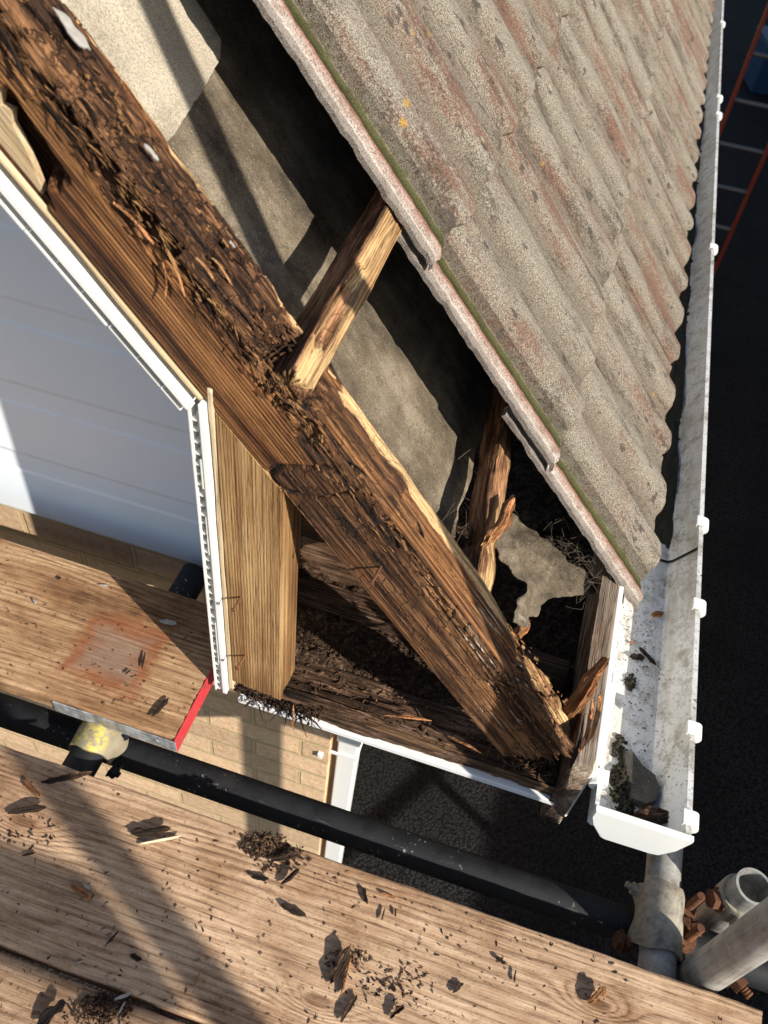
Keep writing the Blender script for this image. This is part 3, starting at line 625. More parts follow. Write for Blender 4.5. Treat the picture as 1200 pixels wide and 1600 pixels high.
    # knots: a raised lens on the front, a lump on the top
    kx = x-(.350+.035*fz); kq = np.sqrt((kx/(.027-.010*fz))**2+((fz-.46)/.46)**2)+.06*fbm(x*60, z*60, 0, 2, 84); kn = 1-sstep(.7, 1.0, kq); kring = np.exp(-((kq-1.0)/.09)**2)
    dep = dep+np.where(front, -kn*.0030+kring*.0035, 0)
    kt = np.exp(-(((x-.43)/.016)**2+((ty-.72)/.2)**2)); dep = dep-np.where(top, kt*.006, 0)
    xc = np.abs(fbm(x*38, y*34, z*34, 3, 26)); dep = dep+crum*rot*.0055*(1-sstep(0, .055, xc))+crum*rot*.004*np.clip(fbm(x*75, y*90, z*90, 3, 27), 0, 1)
    y = y-ny*dep; z = z-nz*dep
    # ragged foot, sagging wane at the back
    w = sstep(.845, .890, x); x = x+w*(.018*fbm(y*160, z*160, 0, 3, 71)+.010*fbm(y*500, z*500, 0, 2, 72))-w*.02*(1-sstep(-.02, .04, z+.02))
    z = z-np.where(top|back, .010*sstep(.55, .9, x)*sstep(.6, 1, ty), 0)
    fresh = np.where(top, sstep(.62, .85, ty+.12*chunk)*sstep(.29, .33, x)*(1-sstep(.60, .72, x))*.9, 0)+np.where(top, .35*sstep(.5, .7, ty)*sstep(.6, .68, x)*(1-sstep(.74, .8, x)), 0)
    fresh = fresh+np.where(front, .0, 0)+np.where(top, .75*np.exp(-((ty-.97)/.06)**2)*(x < .3)*(chunk > -.1), 0)
    fresh = fresh+np.where(front, .8*np.exp(-((fz-.0)/.018)**2)*sstep(.43, .5, x)*(1-sstep(.74, .78, x)), 0)
    lower = np.where(front, .62*sstep(.26, .46, x)+.12*sstep(.7, .8, x)+.75*kn+1.3*kring, 0)
    rotc = np.clip(rot+np.where(front, .50*sstep(.24, .46, x-.10*fz)*(.55+.9*fbm(x*5, z*45, 0, 4, 83)), 0)+.95*sstep(.79, .87, x+.04*fbm(y*60, z*60, 0, 3, 82))+lower*.60*(.6+.8*np.clip(fbm(x*4, z*60, 0, 4, 81)+.4, 0, 1))+hole*.9+cr*.9+np.where(top, .10, 0), 0, 1.2)
    y = y-np.clip((y+Wy/2)/Wy, 0, 1)*.030*sstep(.60, .85, x)
    P = np.stack([x, y, z], -1).reshape(-1, 3); fs = []
    for i in range(N-1):
        b = i*M; fs += [(b+k_, b+M+k_, b+M+(k_+1) % M, b+(k_+1) % M) for k_ in range(M)]
    c0, c1 = len(P), len(P)+1; P = np.vstack([P, P[:M].mean(0), P[-M:].mean(0)-[.006, 0, 0]])
    fs += [(c0, k_, (k_+1) % M) for k_ in range(M)]+[(c1, (N-1)*M+(k_+1) % M, (N-1)*M+k_) for k_ in range(M)]
    me = meshdata("rotten_rafter", P, [f_[::-1] for f_ in fs], {"rot": np.append(rotc.reshape(-1), [.6, .8]), "fresh": np.append(fresh.reshape(-1), [0, 0])})
    bm = bmesh.new(); bm.from_mesh(me); bmesh.ops.recalc_face_normals(bm, faces=bm.faces); bm.to_mesh(me); bm.free()
    me.polygons.foreach_set("use_smooth", [True]*len(me.polygons))
    p = np.array([0, .58+Wy/2, 0])+NV*(-.541)
    return link("rotten_rafter", me, M_RAFTER, None, p, ROOF)
raf = make_rafter(); tag(raf, "rotten brown barge rafter with a crumbling dark top, running diagonally from the top left", "rafter")
RC = random.Random(19)
def chipmesh(b, p, L_, W_, rz, ry, rx=0.0):
    Mx = Matrix.Translation(p) @ Matrix.Rotation(rz, 4, 'Z') @ Matrix.Rotation(ry, 4, 'Y') @ Matrix.Rotation(rx, 4, 'X')
    k = [RC.uniform(.3, 1.1) for _ in range(6)]
    v = [(-L_/2, -W_*k[0], 0), (-L_/2*.6, W_*k[1], W_*.4), (L_/2, W_*k[2]*.6, 0), (L_/2*.7, -W_*k[3], W_*.3), (0, 0, W_*.7*k[4]), (0, 0, -W_*.4)]
    f = [(0, 3, 4), (3, 2, 4), (2, 1, 4), (1, 0, 4), (3, 0, 5), (2, 3, 5), (1, 2, 5), (0, 1, 5)]
    b.add([Mx @ Vector(q) for q in v], f)
def splinter(name, mat, L, W, T, loc, d, up=(0, 0, 1), seed=1, bend=0.0, rot=.25, jag=.35, parent=None, pw=.6, blunt=5.0):
    """flat sliver of wood with ragged ends, axis d"""
    P, f, rv = beam(L=L, W=W, H=T, dx=max(L/20, .0014), dp=max(.0011, W/7), r=min(W, T)*.22, rough=min(W, T)*.12, rot=min(W, T)*rot, jag=(L*jag*.5, L*jag*.5), seed=seed, bend=bend)
    q = np.clip(P[:, 0]/L, 0, 1)
    e = .25+.75*np.clip(np.minimum(q*(3.0+4*_hash(np.array([seed]), np.array([1]), np.array([1]), 3)[0]), (1-q)*blunt), 0, 1)**.7
    lo = 1-np.clip(.5+.9*fbm(q*4+seed, seed*1.3, 0, 3, seed), 0, 1)*.6; hi = 1-np.clip(.5+.9*fbm(q*4+seed*2.2, seed*.7, 5, 3, seed+1), 0, 1)*.6
    P[:, 1] = P[:, 1]*e*np.where(P[:, 1] > 0, hi, lo)+W*.16*fbm(q*2.2, seed*1.9, 0, 2, seed+4)
    P[:, 2] = P[:, 2]*(.5+.5*e)*(1+.35*fbm(q*5, P[:, 1]*300, seed, 2, seed+6))
    me = meshdata(name, P, f, {"rot": rv}); me.polygons.foreach_set("use_smooth", [True]*len(me.polygons)); me.set_sharp_from_angle(angle=math.radians(30))
    o = link(name, me, mat, parent, loc); o.rotation_mode = 'QUATERNION'; o.rotation_quaternion = quat_x(d, up); return o
def sp(s, y, n): return SV*s+np.array([0, y, 0])+NV*n
# long lifted slivers standing off the rafter: parts of it (local x,y,z of the rafter)
rs = random.Random(4)
SPL = [((.095, -.040, .036), (1, -.16, -.25), .040, .004, .002, M_ORANGE), ((.104, -.043, .026), (.80, -.10, -.65), .034, .0028, .0016, M_ORANGE)]
for i in range(46):
    x_ = rs.uniform(-.5, .24) if i < 38 else rs.uniform(.3, .8); top_ = rs.random() < .7
    p_ = (x_, rs.uniform(-.030, .026), .0465-.006*rs.random()) if top_ else (x_, -.0375, rs.uniform(.018, .042))
    SPL.append((p_, (1, rs.gauss(0, .10)-(.06 if not top_ else 0), rs.gauss(.02, .10)), rs.uniform(.016, .055), rs.uniform(.0016, .004), rs.uniform(.0012, .003), rs.choice([M_ORANGE, M_ROTTEN, M_ROTTEN, M_BARK])))
for i, (a, d, L, W, T, mt) in enumerate(SPL):
    splinter("splinter", mt, L, W, T, a, d, (0, .2, 1), i+40, parent=raf, bend=.002)
# flakes and grit lying on the rotten top
rr = random.Random(11)
fl = MB()
for i in range(1500):
    x_ = rr.uniform(-.5, .27) if rr.random() < .75 else rr.uniform(.27, .86); fr_ = rr.random() < .35
    p_ = (x_, -.0375-.001*rr.random(), .047-rr.random()**1.4*.034) if fr_ else (x_, rr.uniform(-.035, .036), .0475-.010*rr.random()-(.006 if x_ < .26 else .001))
    chipmesh(fl, p_, rr.uniform(.004, .022), rr.uniform(.0004, .0013), rr.gauss(0, .22)-(.10 if fr_ else 0), rr.gauss(-.05, .16), rr.uniform(0, 3))
for i in range(900):
    x_ = rr.uniform(-.5, .86); y_ = rr.uniform(-.036, .034)
    if rr.random() < sstep(.25, .4, x_)*.75: continue
    z_ = .046-.010*rr.random()-(.010 if x_ < .26 and y_ < -.01 else 0); L_ = rr.uniform(.002, .011); W_ = rr.uniform(.0006, .002)
    Mx = Matrix.Translation((x_, y_, z_)) @ Matrix.Rotation(rr.gauss(0, .5), 4, 'Z') @ Matrix.Rotation(rr.gauss(0, .3), 4, 'Y')
    fl.box((0, -W_, -W_*.5), (L_, W_, W_*.5), 0, Mx)
tag(fl.build("wood_flakes", M_FLAKE, raf), kind="stuff")
for i, (uv, sz, lab) in enumerate([((106, 42), .034, "large pale grey flake lying on the rotten rafter near the top left corner"), ((233, 236), .016, "small pale flake lodged in the rotten rafter top"), ((361, 381), .008, "tiny white flake on the dark rafter top")]):
    p = hit(*uv, NV, -.486); q = sp(*((p@SV), p[1], -.4855))
    o = splinter("pale_flake", M_CHIP_PALE, sz, sz*.42, .0018, q-np.array(SV)*sz*.4, SV+np.array([0, .12, 0]), NV, 70+i, rot=.05, jag=.2, pw=.4); tag(o, lab, "flake", "pale flakes on the rafter")
# rusty nails
def nail(uv, y, d, L, lab):
    p = Vector(aty(*uv, y)); d = Vector(d).normalized(); b = MB()
    b.path([p-d*.01, p+d*L*.5, p+d*L*.8+Vector((-.001, 0, -.002)), p+d*L+Vector((-.002, 0, -.004))], .0017, 8); e = p+d*L+Vector((-.002, 0, -.004)); b.tube(e-d*.001, e+d*.0012, .0032, seg=10)
    tag(b.build("rusty_nail", M_RUST), lab, "nail", "rusty nails")
nail((375, 935), .577, (0, -1, 0), .017, "upper bent rusty nail in the golden post")
nail((382, 1026), .577, (-.1, -1, 0), .018, "lower rusty nail near the foot of the golden post")
nail((594, 887), .578, (-.06, -1, 0), .022, "bent rusty nail in the lower half of the rotten rafter")

# ================================================================== BOX END: SOFFITS, POST, SILL
def hollow(name, parent, L, D, pitch, seed, mat=M_UPVC_CUT):
    """twin-wall plastic board: local x along the cut end, y back, z across its 10 mm thickness"""
    r_ = random.Random(seed); b = MB()
    b.box((0, 0, .0088), (L, D, .0105)); 
    x_ = 0
    while x_ < L:
        e = min(L, x_+pitch*r_.uniform(2, 4)); b.box((x_+.0004, r_.uniform(-.0015, .003), -.0008), (e-.0004, D, .0012)); x_ = e
    x_ = .004
    while x_ < L:
        b.box((x_, r_.uniform(.0, .003), .0012), (x_+.0014, D, .0088)); x_ += pitch*r_.uniform(.9, 1.1)
    return b.build(name, mat, parent)
rk = empty("rake_soffit", sp(-.7, .572, -.6195), ROOF); tag(rk, "white hollow plastic soffit board with a broken cut edge along the underside of the rafter", "soffit board")
hollow("hollow_board", rk, .935, .24, .036, 5)
b = MB(); b.box((0, -.004, .0115), (.935, .005, .0205), .0015); b.box((0, .0052, .0115), (.935, .24, .0135)); b.build("trim_strip", M_UPVC_CLEAN, rk)
o = beam_obj("backing_strip", M_TAN, None, sp(-.72, .5955, -.5935), ROOF, L=.955, W=.034, H=.0045, dx=.006, dp=.002, r=.0012, rough=.0008, rot=.0008, seed=4)
tag(o, "thin tan plywood strip between the rafter and the white rake soffit", "backing strip")
# exposed wedge of tan board where the rafter edge broke away
wv = [(-.16, -.600), (.018, -.598), (.005, -.586), (-.02, -.573), (-.045, -.565), (-.052, -.556), (-.06, -.562), (-.068, -.548), (-.085, -.553), (-.10, -.545), (-.16, -.54)]
b = MB(); b.extrude([(s_, n_) for s_, n_ in wv], 1, .588, .596)
# profile uses (x,z) with y extruded
tag(b.build("tan_board", M_TAN, rot=ROOF), "tan chipboard wedge showing where the rafter edge broke away, at the left edge", "board")
rp = empty("side_soffit", (-.3235, .575, -1.12), (0, -math.pi/2, 0)); tag(rp, "upright white hollow plastic board with broken cells beside the golden post", "soffit board")
hollow("hollow_board", rp, .548, .24, .0165, 8).location = (0, 0, -.0105+.0005)
b = MB(); b.box((.0, -.0015, -.0185), (.56, .02, -.0115), .0012); b.box((.0, .0201, -.0185), (.53, .24, -.0115)); b.build("trim_strip", M_UPVC_CLEAN, rp)
o = beam_obj("backing_strip", M_TAN, None, (-.3005, .597, -1.115), (0, -math.pi/2, 0), L=.575, W=.034, H=.0055, dx=.006, dp=.002, r=.001, rough=.0008, rot=.001, jag=(.006, .01), seed=14)
tag(o, "thin tan strip between the upright white board and the golden post", "backing strip")
# golden post, cut to the slope at its head
def stud_fn(x, y, z, ny, nz): return (0*x, .05+0*x)
P, f_, rv = beam(.60, .075, .058, dx=.004, dp=.0032, r=.0022, rough=.0006, seed=22)
# local x up, y -> -world x ... built upright below
hx = P[:, 0]; yy = P[:, 1]; zz = P[:, 2]
Wd = np.stack([-.2595+yy, .6085+zz, -1.085+hx], -1)       # world
lim = (-.588-.0015-Wd[:, 0]*NV[0])/NV[2]                   # underside of the rafter
over = Wd[:, 2] > lim; hx = np.where(over, lim+1.085, hx)
low = np.where(hx < .02, .012*np.abs(yy+.04)/.075, 0)
me = meshdata("golden_post", np.stack([hx-low, yy, zz], -1), [q[::-1] for q in f_], {"rot": rv*.2})
me.polygons.foreach_set("use_smooth", [True]*len(me.polygons)); me.set_sharp_from_angle(angle=math.radians(35))
st = link("golden_post", me, M_STUD, None, (-.2595, .6085, -1.085))
st.matrix_world = Matrix(((0, 1, 0, -.2595), (0, 0, 1, .6085), (1, 0, 0, -1.085), (0, 0, 0, 1)))
tag(st, "sound golden sawn timber post standing under the rafter beside the white board", "post")
# white soffit below the box
b = MB(); b.box((-.290, .578, -1.142), (.196, .832, -1.130), .0015); b.box((-.186, .833, -1.142), (.196, 7.5, -1.130), .0015)
tag(b.build("soffit_board", M_UPVC, None), "white soffit board under the rotten sill, seen as a thin pale edge", "soffit board")
# rotten sill, rear bearer
def sill_fn(x, y, z, ny, nz):
    ch = fbm(x*18, y*45, z*45, 4, 91); fb = fbm(x*8, y*240, z*240, 3, 92); crk = np.exp(-((y-.008-.02*fbm(x*5, 1, 0, 3, 93)+.04*x-.006)/.0045)**2)
    d = .010*np.clip(ch+.15, 0, 1)+.0035*np.abs(fb)+.012*crk*(nz > .3)+.012*(nz > .3)*sstep(.2, .5, x)*np.clip(fbm(x*7, y*20, 0, 3, 94)+.2, 0, 1)
    return d, np.clip(.35+1.2*ch+.5*fb+.5*crk, 0, 1)
o = beam_obj("rotten_sill", M_ROTTEN, None, (-.285, .620, -1.111), (0, 0, 0), L=.475, W=.078, H=.036, dx=.0022, dp=.0022, r=.004, rough=.0008, seed=31, jag=(.02, .0), fn=sill_fn)
tag(o, "dark rotten timber sill crumbling along the white soffit edge", "sill")
o = beam_obj("rear_bearer", M_ROTTEN, None, (-.285, .78, -1.108), (0, 0, -.02), L=.46, W=.045, H=.040, dx=.004, dp=.004, r=.003, rough=.001, rot=.004, seed=33)
tag(o, "dark timber bearer lying in shade at the back of the box", "bearer")
o = beam_obj('shade_board', M_SHADE_BOARD, None, (-.285, .8265, -.985), None, None, L=.17, W=.010, H=.27, dx=.006, dp=(.006, .004), r=.002, rough=.001, rot=.002, seed=35)  # added board whose dark colour supplies the shade on the wall inside
tag(o, 'added dark brown board standing in for shade inside the box behind the golden post', 'board')
# debris heap on the soffit
xs = np.linspace(-.285, .185, 190); ys = np.linspace(.650, .833, 76); X, Y = np.meshgrid(xs, ys, indexing='ij')
H = -1.129+.024+.018*np.clip(fbm(X*9, Y*11, 0, 3, 5), -.5, 1)+.007*fbm(X*55, Y*55, 0, 4, 6)+.004*np.abs(fbm(X*170, Y*170, 0, 2, 7))
H = H*1.0+.010*np.exp(-((Y-.665)/.02)**2)-.010*sstep(.05, .16, X)
nx, nyy = X.shape
fs = [(i*nyy+j, (i+1)*nyy+j, (i+1)*nyy+j+1, i*nyy+j+1) for i in range(nx-1) for j in range(nyy-1)]
me = meshdata("wood_crumbs", np.stack([X, Y, H], -1).reshape(-1, 3), fs); me.polygons.foreach_set("use_smooth", [True]*len(fs))
xs2 = np.linspace(-.2, .188, 90); ys2 = np.linspace(.8335, 1.6, 90); X2, Y2 = np.meshgrid(xs2, ys2, indexing='ij'); H2 = -1.118+.012*fbm(X2*12, Y2*12, 0, 4, 15)+.004*fbm(X2*70, Y2*70, 0, 3, 16)
md = meshdata("dark_floor_cover", np.stack([X2, Y2, H2], -1).reshape(-1, 3), [(i*90+j, (i+1)*90+j, (i+1)*90+j+1, i*90+j+1) for i in range(89) for j in range(89)])  # dark bumpy sheet covering the white soffit floor under the eaves
dh = MB(); rr = random.Random(5)
def hgt(x_, y_): return float(H[min(nx-1, max(0, int((x_+.285)/.47*(nx-1)))), min(nyy-1, max(0, int((y_-.65)/.18*(nyy-1))))])
for i in range(2600):
    x_, y_ = rr.uniform(-.28, .18), rr.uniform(.59, .825)
    z_ = hgt(x_, y_) if y_ > .655 else -1.094+rr.uniform(-.004, .003)
    if y_ < .655 and rr.random() < .6: continue
    chipmesh(dh, (x_, y_, z_+.001), rr.uniform(.003, .016)*(1.6 if rr.random() < .1 else 1), rr.uniform(.0007, .0024), rr.gauss(.3, 1), rr.gauss(0, .35), rr.uniform(0, 3))
for i in range(420):
    x_, y_ = rr.gauss(.135, .035), rr.uniform(.588, .70)
    if x_ > .183: continue
    chipmesh(dh, (x_, y_, -1.098+.02*rr.random()*(1-abs(y_-.63)/.08)), rr.uniform(.004, .018), rr.uniform(.0008, .0034), rr.uniform(0, 6), rr.gauss(0, .6), rr.uniform(0, 3))
deb = link("wood_crumbs", me, M_CRUMB); tag(deb, "dark crumbled wood debris heaped behind the rotten sill inside the box", "debris", kind="stuff")
c_ = dh.build("loose_chips", M_ROTTEN, deb); tag(c_, kind="stuff"); tag(link("dark_floor_cover", md, M_CRUMB, deb), kind="stuff")
# shredded tuft hanging over the soffit edge below the post
tf = MB(); rr = random.Random(9)
for i in range(60):
    p = Vector((rr.uniform(-.275, -.17), rr.uniform(.572, .60), rr.uniform(-1.118, -1.098))); d = Vector((rr.gauss(.5, .7), rr.gauss(-.6, .5), rr.gauss(-.25, .5))).normalized(); L_ = rr.uniform(.008, .034)
    tf.path([p, p+d*L_*.5+Vector((0, 0, .002)), p+d*L_+Vector((rr.gauss(0, .004), 0, -.004))], [.0011, .0009, .0004], 5)
for i in range(260):
    L_ = rr.uniform(.004, .016); q = rr.random()
    Mx_ = (rr.uniform(-.28, -.16)+0*q, rr.uniform(.568, .60), rr.uniform(-1.122, -1.096))
    chipmesh(tf, Mx_, L_, rr.uniform(.0008, .0028), rr.uniform(0, 6), rr.gauss(0, .8), rr.uniform(0, 3))
tag(tf.build("wood_fibre_tuft", M_BARK), "tuft of dark shredded wood fibres spilling over the white edge below the post", "wood fibres", kind="stuff")
o = splinter("hanging_splinter", M_ORANGE, .046, .004, .003, aty(458, 1105, .573), (.12, -.25, -1), (0, -1, 0), 77, bend=.003); tag(o, "thin brown splinter hanging down from the white soffit edge", "splinter")
for uv, dr, L, W, lab in [((600, 1118), (1, .2, .05), .06, .006, "brown sliver lying on the middle of the rotten sill"), ((700, 1150), (1, -.3, .2), .05, .005, "dark sliver standing off the rotten sill near the rafter"), ((430, 1075), (1, .02, 0), .15, .016, "long brown split lying along the front of the sill below the post")]:
    o = splinter("wood_sliver", M_ORANGE if W < .01 else M_ROTTEN, L, W, W*.6, aty(*uv, .592), dr, (0, 0, 1), int(uv[0]), bend=.002); tag(o, lab, "sliver", "slivers on the sill")

# ================================================================== NOGGINS
NR = (0, 0, math.pi/2)
def slope_quat_y(tilt=0.0):
    return quat_x((0, 1, 0), NV)
def nog_fn(x, y, z, ny, nz):
    ch = fbm(x*14, y*60, z*60, 4, 101); fb = fbm(x*6, y*260, z*260, 3, 102)
    stp = (nz > .5)*sstep(-.0015, .0015, y+.004+.004*fbm(x*14, 0, 0, 3, 103))*sstep(.04, .08, x)
    e = 1-sstep(.02, .11, x)
    d = .0008*fb+.004*np.clip(ch, 0, 1)*e+.008*stp*(x < .2)*(1-.6*sstep(.12, .2, x))+.004*np.clip(fbm(x*4, y*90, 0, 3, 104)-.1, 0, 1)
    side = (np.abs(ny) > .5)
    d = d+.0030*np.clip(fbm(x*11, y*120, z*120, 4, 105), -.3, 1)
    return d, np.clip(.30+ch*1.0*e+.55*fb-(nz > .5)*.14+.42*side+.6*stp*(x < .16)+.5*np.clip(fbm(x*9, y*50, 0, 4, 106), 0, 1), 0, 1)
o = beam_obj("upper_noggin", M_NOGGIN, None, sp(.262, .588, -.502), None, quat_x((-.02, 1, 0.02), NV), L=.52, W=.036, H=.046, dx=.002, dp=.0018, r=.002, rough=.0008, seed=41, jag=(.014, 0), fn=nog_fn)
tag(o, "split yellow noggin bridging from the rotten rafter to the tile verge, upper one", "noggin")
def nog2_fn(x, y, z, ny, nz):
    ch = fbm(x*16, y*60, z*60, 4, 111); fb = fbm(x*7, y*240, z*240, 3, 112)
    brk = np.exp(-((x-.115)/.02)**2)
    return .0008*fb+.0045*np.clip(ch, 0, 1)+.002*fbm(x*14, y*130, z*130, 3, 113)+brk*.006*(1+.4*ch), np.clip(.62+.7*ch+.4*fb-.75*(1-sstep(.02, .09, x)), 0, 1)
o = beam_obj("lower_noggin", M_NOGGIN, None, sp(.655, .640, -.530), None, quat_x((-.095, 1, .03), NV), L=.46, W=.038, H=.032, dx=.0026, dp=.0024, r=.002, rough=.0006, seed=43, fn=nog2_fn)
tag(o, "dark decayed noggin with a pale broken foot between rafter and tiles, lower one", "noggin")
p0 = hit(760, 850, NV, -.515); p1 = hit(803, 772, NV, -.50)
o = splinter("orange_splinter", M_ORANGE, .092, .022, .010, p0, Vector(p1-p0), NV, 47, rot=.35, jag=.35, bend=.006, pw=.35); tag(o, "bright orange broken splinter curling off the lower noggin", "splinter")

# ================================================================== SHEETS UNDER THE OPEN VERGE
def sheet(name, outline, mat, n0, thick, wave, seed, step=.012, jitter=.0012, label="", cat="sheet", parent=None):
    pts = []
    for i, (a, b) in enumerate(zip(outline, outline[1:]+outline[:1])):
        a, b = np.array(a), np.array(b); k = max(1, int(np.linalg.norm(b-a)/.004))
        for q in range(k):
            p = a+(b-a)*q/k; pts.append(p+jitter*np.array([fbm(p[0]*110, p[1]*110, 1, 3, seed), fbm(p[0]*110, p[1]*110, 7, 3, seed)]))
    P = np.array(pts); lo, hi = P.min(0), P.max(0)
    gx, gy = np.meshgrid(np.arange(lo[0], hi[0], step), np.arange(lo[1], hi[1], step)); G = np.stack([gx.ravel(), gy.ravel()], -1)
    ins = np.zeros(len(G), bool); j = len(P)-1
    for i in range(len(P)):
        c = ((P[i, 1] > G[:, 1]) != (P[j, 1] > G[:, 1])) & (G[:, 0] < (P[j, 0]-P[i, 0])*(G[:, 1]-P[i, 1])/(P[j, 1]-P[i, 1]+1e-12)+P[i, 0]); ins ^= c; j = i
    G = G[ins]; G = G[np.array([np.min(np.sum((P-g_)**2, 1)) > (step*.45)**2 for g_ in G], bool)] if len(G) else G
    vs = [Vector(p) for p in P]+[Vector(p) for p in G]
    v2, e2, f2, *_ = delaunay_2d_cdt(vs, [], [list(range(len(P)))], 1, 1e-7)
    V = np.array([(v.x, v.y) for v in v2]); Z = n0+wave(V[:, 0], V[:, 1]); n = len(V)
    A = np.column_stack([V, Z]); B = np.column_stack([V, Z-thick]); fs = [tuple(f) for f in f2]+[tuple(i+n for i in f[::-1]) for f in f2]
    cnt = {}
    for f in f2:
        for a, b in zip(f, list(f[1:])+[f[0]]): cnt[(a, b)] = 1
    fs += [(b, a, a+n, b+n) for (a, b) in cnt if (b, a) not in cnt]
    me = meshdata(name, np.vstack([A, B]), fs)
    bm = bmesh.new(); bm.from_mesh(me); bmesh.ops.recalc_face_normals(bm, faces=bm.faces); bm.to_mesh(me); bm.free()
    me.polygons.foreach_set("use_smooth", [True]*len(me.polygons)); me.set_sharp_from_angle(angle=math.radians(50))
    o = link(name, me, mat, parent, None, ROOF); tag(o, label, cat); return o
sheet("pale_sheet", [(-.6, .60), (.052, .60), (.040, .80), (.026, .885), (.012, .955), (-.004, .982), (-.03, .983), (-.6, .984)], M_FELT_PALE, -.592, .0032,
      lambda a, b: .002*fbm(a*6, b*6, 0, 2, 3), 61, label="pale beige sheet lapped over the grey felt beside the rafter at the top", cat="felt sheet")
sheet("grey_felt", [(.66, .60), (.665, .66), (.655, .72), (.652, .78), (.665, .80), (.655, .85), (.665, 1.16), (-.45, 1.16), (-.45, .60)], M_FELT, -.600, .003,
      lambda a, b: .004*fbm(a*5, b*7, 0, 3, 4)+.0016*fbm(a*40, b*40, 0, 3, 14)+.006*sstep(.5, .64, a)*fbm(a*16, b*18, 0, 3, 8)-.008*sstep(.9, .985, b), 62, step=.010, label="grey felt sheet lying between the rafter and the tile verge, striped by shadows", cat="felt sheet")
TPX = [(764, 775), (800, 790), (818, 802), (850, 835), (888, 868), (925, 888), (950, 915), (930, 928), (895, 930), (862, 934), (851, 945), (849, 962), (830, 962), (828, 979), (806, 981), (788, 974), (789, 958), (800, 938), (815, 925), (822, 912), (806, 902), (793, 888), (780, 870), (776, 850), (782, 835), (762, 810)]
def tor_n(u_): return -.575+(min(max(u_, 760), 950)-760)/190*.075
tor = [atn(u_, v_, tor_n(u_)) for u_, v_ in TPX]; tfit = np.polyfit([p[0] for p in tor], [p[2] for p in tor], 1)
sheet("torn_felt", [tuple(p[:2]) for p in tor], M_FELT_TORN, 0, .0014, lambda a, b: np.polyval(tfit, a)+.012*fbm(a*24, b*18, 0, 4, 9)-.018*np.abs(fbm(a*17, b*13, 0, 4, 19))+.006*np.abs(fbm(a*45, b*22, 0, 3, 29)), 63, step=.0035, jitter=.0018, label="ragged torn end of grey felt with cobwebs near the eaves", cat="felt sheet")
# cobwebs and root-like fibres by the eaves corner
cw = MB(); rr = random.Random(21)
for i in range(170):
    u_, v_ = rr.gauss(885, 36), rr.gauss(880, 34)
    if v_-800 > (u_-780)*.95+18: continue
    p = Vector(hit(u_, v_, NV, tor_n(u_)+rr.uniform(.004, .022))); d = Vector((rr.gauss(.5, .6), rr.gauss(.2, .8), rr.gauss(-.2, .4))).normalized(); L_ = rr.uniform(.01, .04)
    k = Vector((rr.gauss(0, 1), rr.gauss(0, 1), rr.gauss(0, 1)))*.007
    cw.path([p, p+d*L_*.35+k, p+d*L_*.7+k*.6, p+d*L_], .00024, 4)
for i in range(40):
    u_, v_ = rr.gauss(735, 30), rr.gauss(815, 30); p = Vector(hit(u_, v_, NV, -.590)); d = Vector((rr.gauss(.3, .6), rr.gauss(.2, .8), rr.gauss(0, .4))).normalized()
    cw.path([p, p+d*.02+Vector((0, 0, .003)), p+d*.045], .0003, 4)
tag(cw.build("cobweb_fibres", M_HAIR), "tangle of cobweb and dry fibres under the tile corner at the eaves", "cobweb", kind="stuff")

# ================================================================== FASCIA AND GUTTER
def fas_fn(x, y, z, ny, nz):
    ch = fbm(x*10, y*60, z*60, 4, 121); fb = fbm(x*7, y*240, z*240, 3, 122)
    inner = (ny > .3)
    return .0008*fb+inner*(.005*np.clip(ch, 0, 1)*(1-sstep(.25, .5, x))+.010*np.clip(fbm(x*20, z*30, 0, 3, 123), 0, 1)*np.exp(-((x-.09)/.06)**2)), np.clip(.22+.8*ch+.75*inner+.3*fb, 0, 1)
o = beam_obj("fascia_board", M_FASCIA, None, (.2010, .578, -1.10), None, quat_x((0.004, 1, 0), (0, 0, 1)), L=1.6, W=.030, H=.180, dx=.006, dp=.003, r=.002, rough=.0006, seed=51, fn=fas_fn)
tag(o, "weathered grey timber fascia board behind the white gutter, inner side rotten", "fascia board")
b = MB(); b.box((.2165, .592, -1.19), (.2245, 7.5, -1.012), .0012); b.box((.2245, .72, -1.03), (.2285, .74, -1.012), .001)
tag(b.build("fascia_capping", M_UPVC), "thin white plastic capping strip between the fascia and the gutter", "capping board")
p0 = Vector((.165, .655, -1.08)); p1 = Vector(atx(938, 1042, .186))
o = splinter("leaning_splinter", M_ORANGE, (p1-p0).length*1.05, .022, .016, p0, p1-p0, (1, -1, .2), 55, rot=.4, jag=.25, bend=.004, pw=.3); tag(o, "broken brown batten leaning up against the inside of the fascia", "splinter")
for i, (a_, b_, w_, lab) in enumerate([((905, 1175), (925, 1100), .012, "red-brown splinter standing against the fascia, nearest the front corner"), ((893, 1195), (912, 1120), .008, "thin splinter standing between the rafter foot and the fascia"), ((918, 1160), (938, 1085), .010, "torn brown strip clinging to the inside of the fascia behind the leaning batten")]):
    p0 = Vector(atx(*a_, .170+.004*i)); p1 = Vector(atx(*b_, .180)); o = splinter("corner_splinter", M_ORANGE if i != 1 else M_ROTTEN, (p1-p0).length, w_, w_*.5, p0, p1-p0, (1, -.6, 0), 90+i, rot=.4, jag=.3, bend=.003); tag(o, lab, "splinter", "splinters in the eaves corner")
p0 = Vector(hit(808, 1030, NV, -.530)); p1 = Vector(hit(868, 1128, NV, -.530))
o = splinter("split_offcut", M_NOGGIN, .15, .032, .03, p0, p1-p0, NV, 57, rot=.18, jag=.12, pw=.12); tag(o, "golden split timber offcut behind the foot of the rafter", "offcut")
